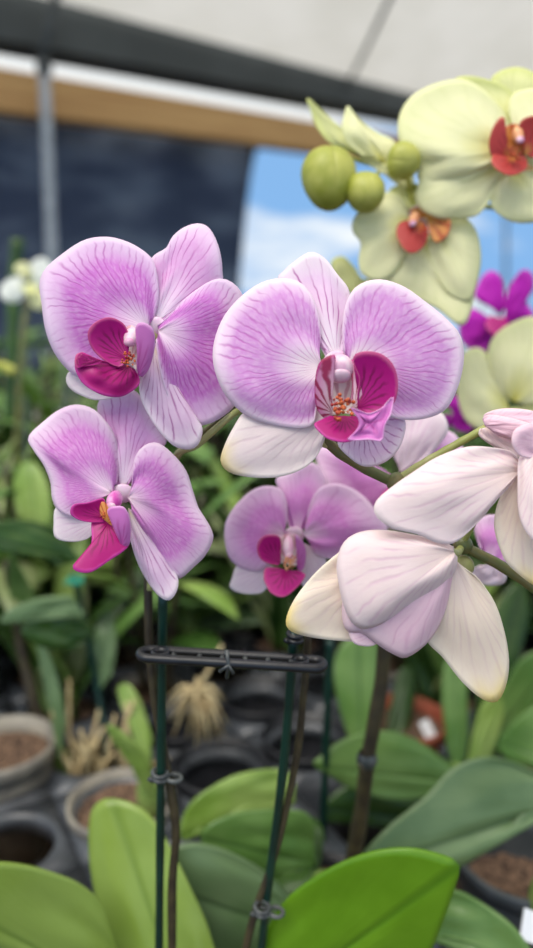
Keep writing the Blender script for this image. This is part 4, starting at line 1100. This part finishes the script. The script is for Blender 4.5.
traced_plant('orchid with upright leaves right of the terracotta pot', (455, 790), .62, [
    (T0, (458, 790), [(448, 750), (442, 700), (446, 660), (456, 650), (466, 680), (468, 740)], 'lf_m', .62, .64, dict(axis=(454, 650))),
    (T0, (462, 790), [(470, 750), (478, 715), (492, 690), (506, 684), (502, 720), (488, 760)], 'lf_l', .62, .63, dict(axis=(504, 684))),
    (T0, (462, 790), [(486, 700), (484, 650), (500, 600), (520, 580), (530, 610), (515, 670), (490, 740)], 'lf_d', .64, .68, dict(axis=(522, 580))),
    (T0, (470, 770), [(500, 700), (520, 660), (548, 650), (560, 670), (540, 710), (505, 750)], 'lf_m', .64, .62, dict(axis=(560, 655))),
], 'potb', .04)
traced_plant('orchid at left with a dark oval leaf and a pale leaf arching over it', (60, 770), .66, [
    (T0, (92, 630), [(80, 612), (55, 610), (28, 620), (22, 634), (45, 648), (70, 650), (86, 642)], 'lf_d', .60, .57, dict(axis=(22, 630))),
    (T0, (85, 615), [(72, 596), (40, 598), (12, 608), (0, 622), (20, 622), (50, 616), (76, 612)], 'lf_g', .59, .56, dict(axis=(0, 618))),
    (T0, (60, 760), [(56, 720), (48, 680), (36, 640), (42, 640), (58, 680), (66, 720)], 'lf_g', .62, .62, dict(axis=(38, 636))),
    (T0, (40, 560), [(20, 545), (12, 500), (18, 470), (34, 462), (48, 485), (52, 520), (46, 550)], 'lf_l', .72, .74, dict(axis=(30, 462))),
    (T0, (100, 690), [(92, 660), (96, 625), (108, 610), (116, 640), (112, 675)], 'lf_g', .64, .66, dict(axis=(106, 610))),
    (T0, (80, 560), [(60, 530), (20, 520), (-20, 528), (-20, 548), (30, 552), (60, 566)], 'lf_d', .60, .57, dict(axis=(-20, 536))),
], None)
traced_plant('light green curved leaf orchid beside the grey-beige pot', (150, 800), .57, [
    (T0, (152, 795), [(150, 770), (142, 750), (126, 734), (108, 724), (112, 738), (126, 756), (136, 776), (146, 792)], 'lf_l', .56, .54, dict(axis=(108, 724), dome=.003)),
    (T0, (150, 780), [(138, 745), (126, 715), (118, 690), (128, 684), (142, 705), (152, 740)], 'lf_l', .60, .62, dict(axis=(122, 684), dome=.003)),
], None)
stem_obj('plant_stake', [(74, 575, .62), (84, 620, .63), (98, 690, .64), (112, 790, .62), (114, 812, .61)], .0030, 'stake', 'blurred dark green stake leaning from the grey-beige pot at left', 'plant stake')
tie(76, 582, .60, .006, 'tealtie', None, 'teal tie on the blurred stake under the lower left flower')
stem_obj('orchid_spike', [(8, 560, .66), (20, 640, .68), (36, 710, .68), (52, 790, .68)], (.005, .006), 'stemb', 'thick blurred brown orchid stem at the far left', 'flower stem')
stem_obj('orchid_spike', [(28, 300, .86), (22, 350, .86), (18, 420, .87), (14, 560, .9), (12, 620, .92)], (.0035, .005), 'stem', 'blurred green stalk under the small white flower at left', 'flower stem')
stem_obj('orchid_spike', [(14, 372, .80), (2, 366, .80), (-14, 362, .80)], (.006, .004), 'bud', 'blurred green bud stalk poking in from the left edge', 'flower stem')
stem_obj('orchid_spike', [(18, 240, 1.0), (14, 290, 1.0), (10, 420, 1.0)], (.010, .008), 'lf_d', 'dark green upright shoot at the far left before the shade cloth', 'flower stem')
# dry root tuft
m = MB(); random.seed(4); c = at(198, 690, .60)
for i in range(46):
    a = random.uniform(0, 2 * PI); L = random.uniform(.012, .045)
    e = c + Vector((math.cos(a) * L * .8 - .004, math.sin(a) * L * .6, -random.uniform(.004, .045)))
    m.tube([c + Vector((random.uniform(-.006, .006), 0, 0)), c.lerp(e, .5) + Vector((0, 0, .008)), e], [.0016, .0018, .0008], 6)
m.tube([c, at(208, 672, .60), at(222, 645, .60)], [.003, .002, .0015], 8)
m.build('dry_roots', M['root'], label='tuft of straw coloured dry roots beyond the clip bar', cat='roots')
m = MB(); random.seed(9)
for i in range(24):
    a = random.uniform(-.4, 2.4); b = at(95 + random.uniform(-20, 45), 792, .63)
    e = b + Vector((random.uniform(-.03, .03), random.uniform(-.02, .02), random.uniform(.03, .10)))
    m.tube([b, b.lerp(e, .5) + Vector((random.uniform(-.01, .01), 0, .006)), e], [.003, .0028, .0015], 6)
m.build('dry_roots', M['root'], label='pale dry roots and stubs standing behind the grey-beige pot', cat='roots')
P = at(431, 736, .66); m = MB(); m.box(P, (.010, .0012, .030), Matrix.Rotation(-.5, 3, 'Y') @ Matrix.Rotation(-.5, 3, 'X'))
m.build('plant_tag', M['tag'], smooth=False, label='small white plant tag leaning above the big grey-green leaves', cat='tag')
P = at(530, 926, .40); m = MB(); m.box(P, (.010, .0012, .016), Matrix.Rotation(.4, 3, 'Y') @ Matrix.Rotation(-.6, 3, 'X'))
m.build('plant_tag', M['tag'], smooth=False, label='small white tag at the lower right edge on the charcoal pot', cat='tag')
flower(T0, (205, 476), 1.05, 'tiny blurred yellow and red orchid flower between the left flowers', None, [
    ('petal', (204, 476), [(200, 470), (186, 470), (184, 480), (196, 486), (203, 480)], 'yel', 0, -.01, DOM()),
    ('petal', (206, 476), [(208, 468), (222, 464), (226, 476), (214, 484), (207, 480)], 'yel', 0, -.01, DOM()),
    ('petal', (205, 480), [(198, 486), (200, 498), (212, 500), (214, 488), (208, 482)], 'yel', 0, -.01, DOM()),
], [('lip', (205, 478), [(200, 478), (196, 488), (204, 494), (210, 486), (208, 478)], 'lipr', -.01, -.02, DOM(dome=.002))], None)
# hedge far behind the greenhouse
m = MB(); random.seed(12)
for i in range(2600):
    x = random.uniform(-7, 9); y = random.uniform(9.5, 11); z = random.uniform(0, 1.0 + .5 * math.sin(x * 1.3) * .4)
    leaf_strip(m, (x, y, z), random.uniform(0, 6.28), random.uniform(.25, .5), random.uniform(.12, .2), random.uniform(-.3, 1.3), 1.0, nl=3, nw=2)
m.build('hedge', M['lf_d'], label='row of dark green bushes beyond the greenhouse opening', cat='hedge', kind='stuff')
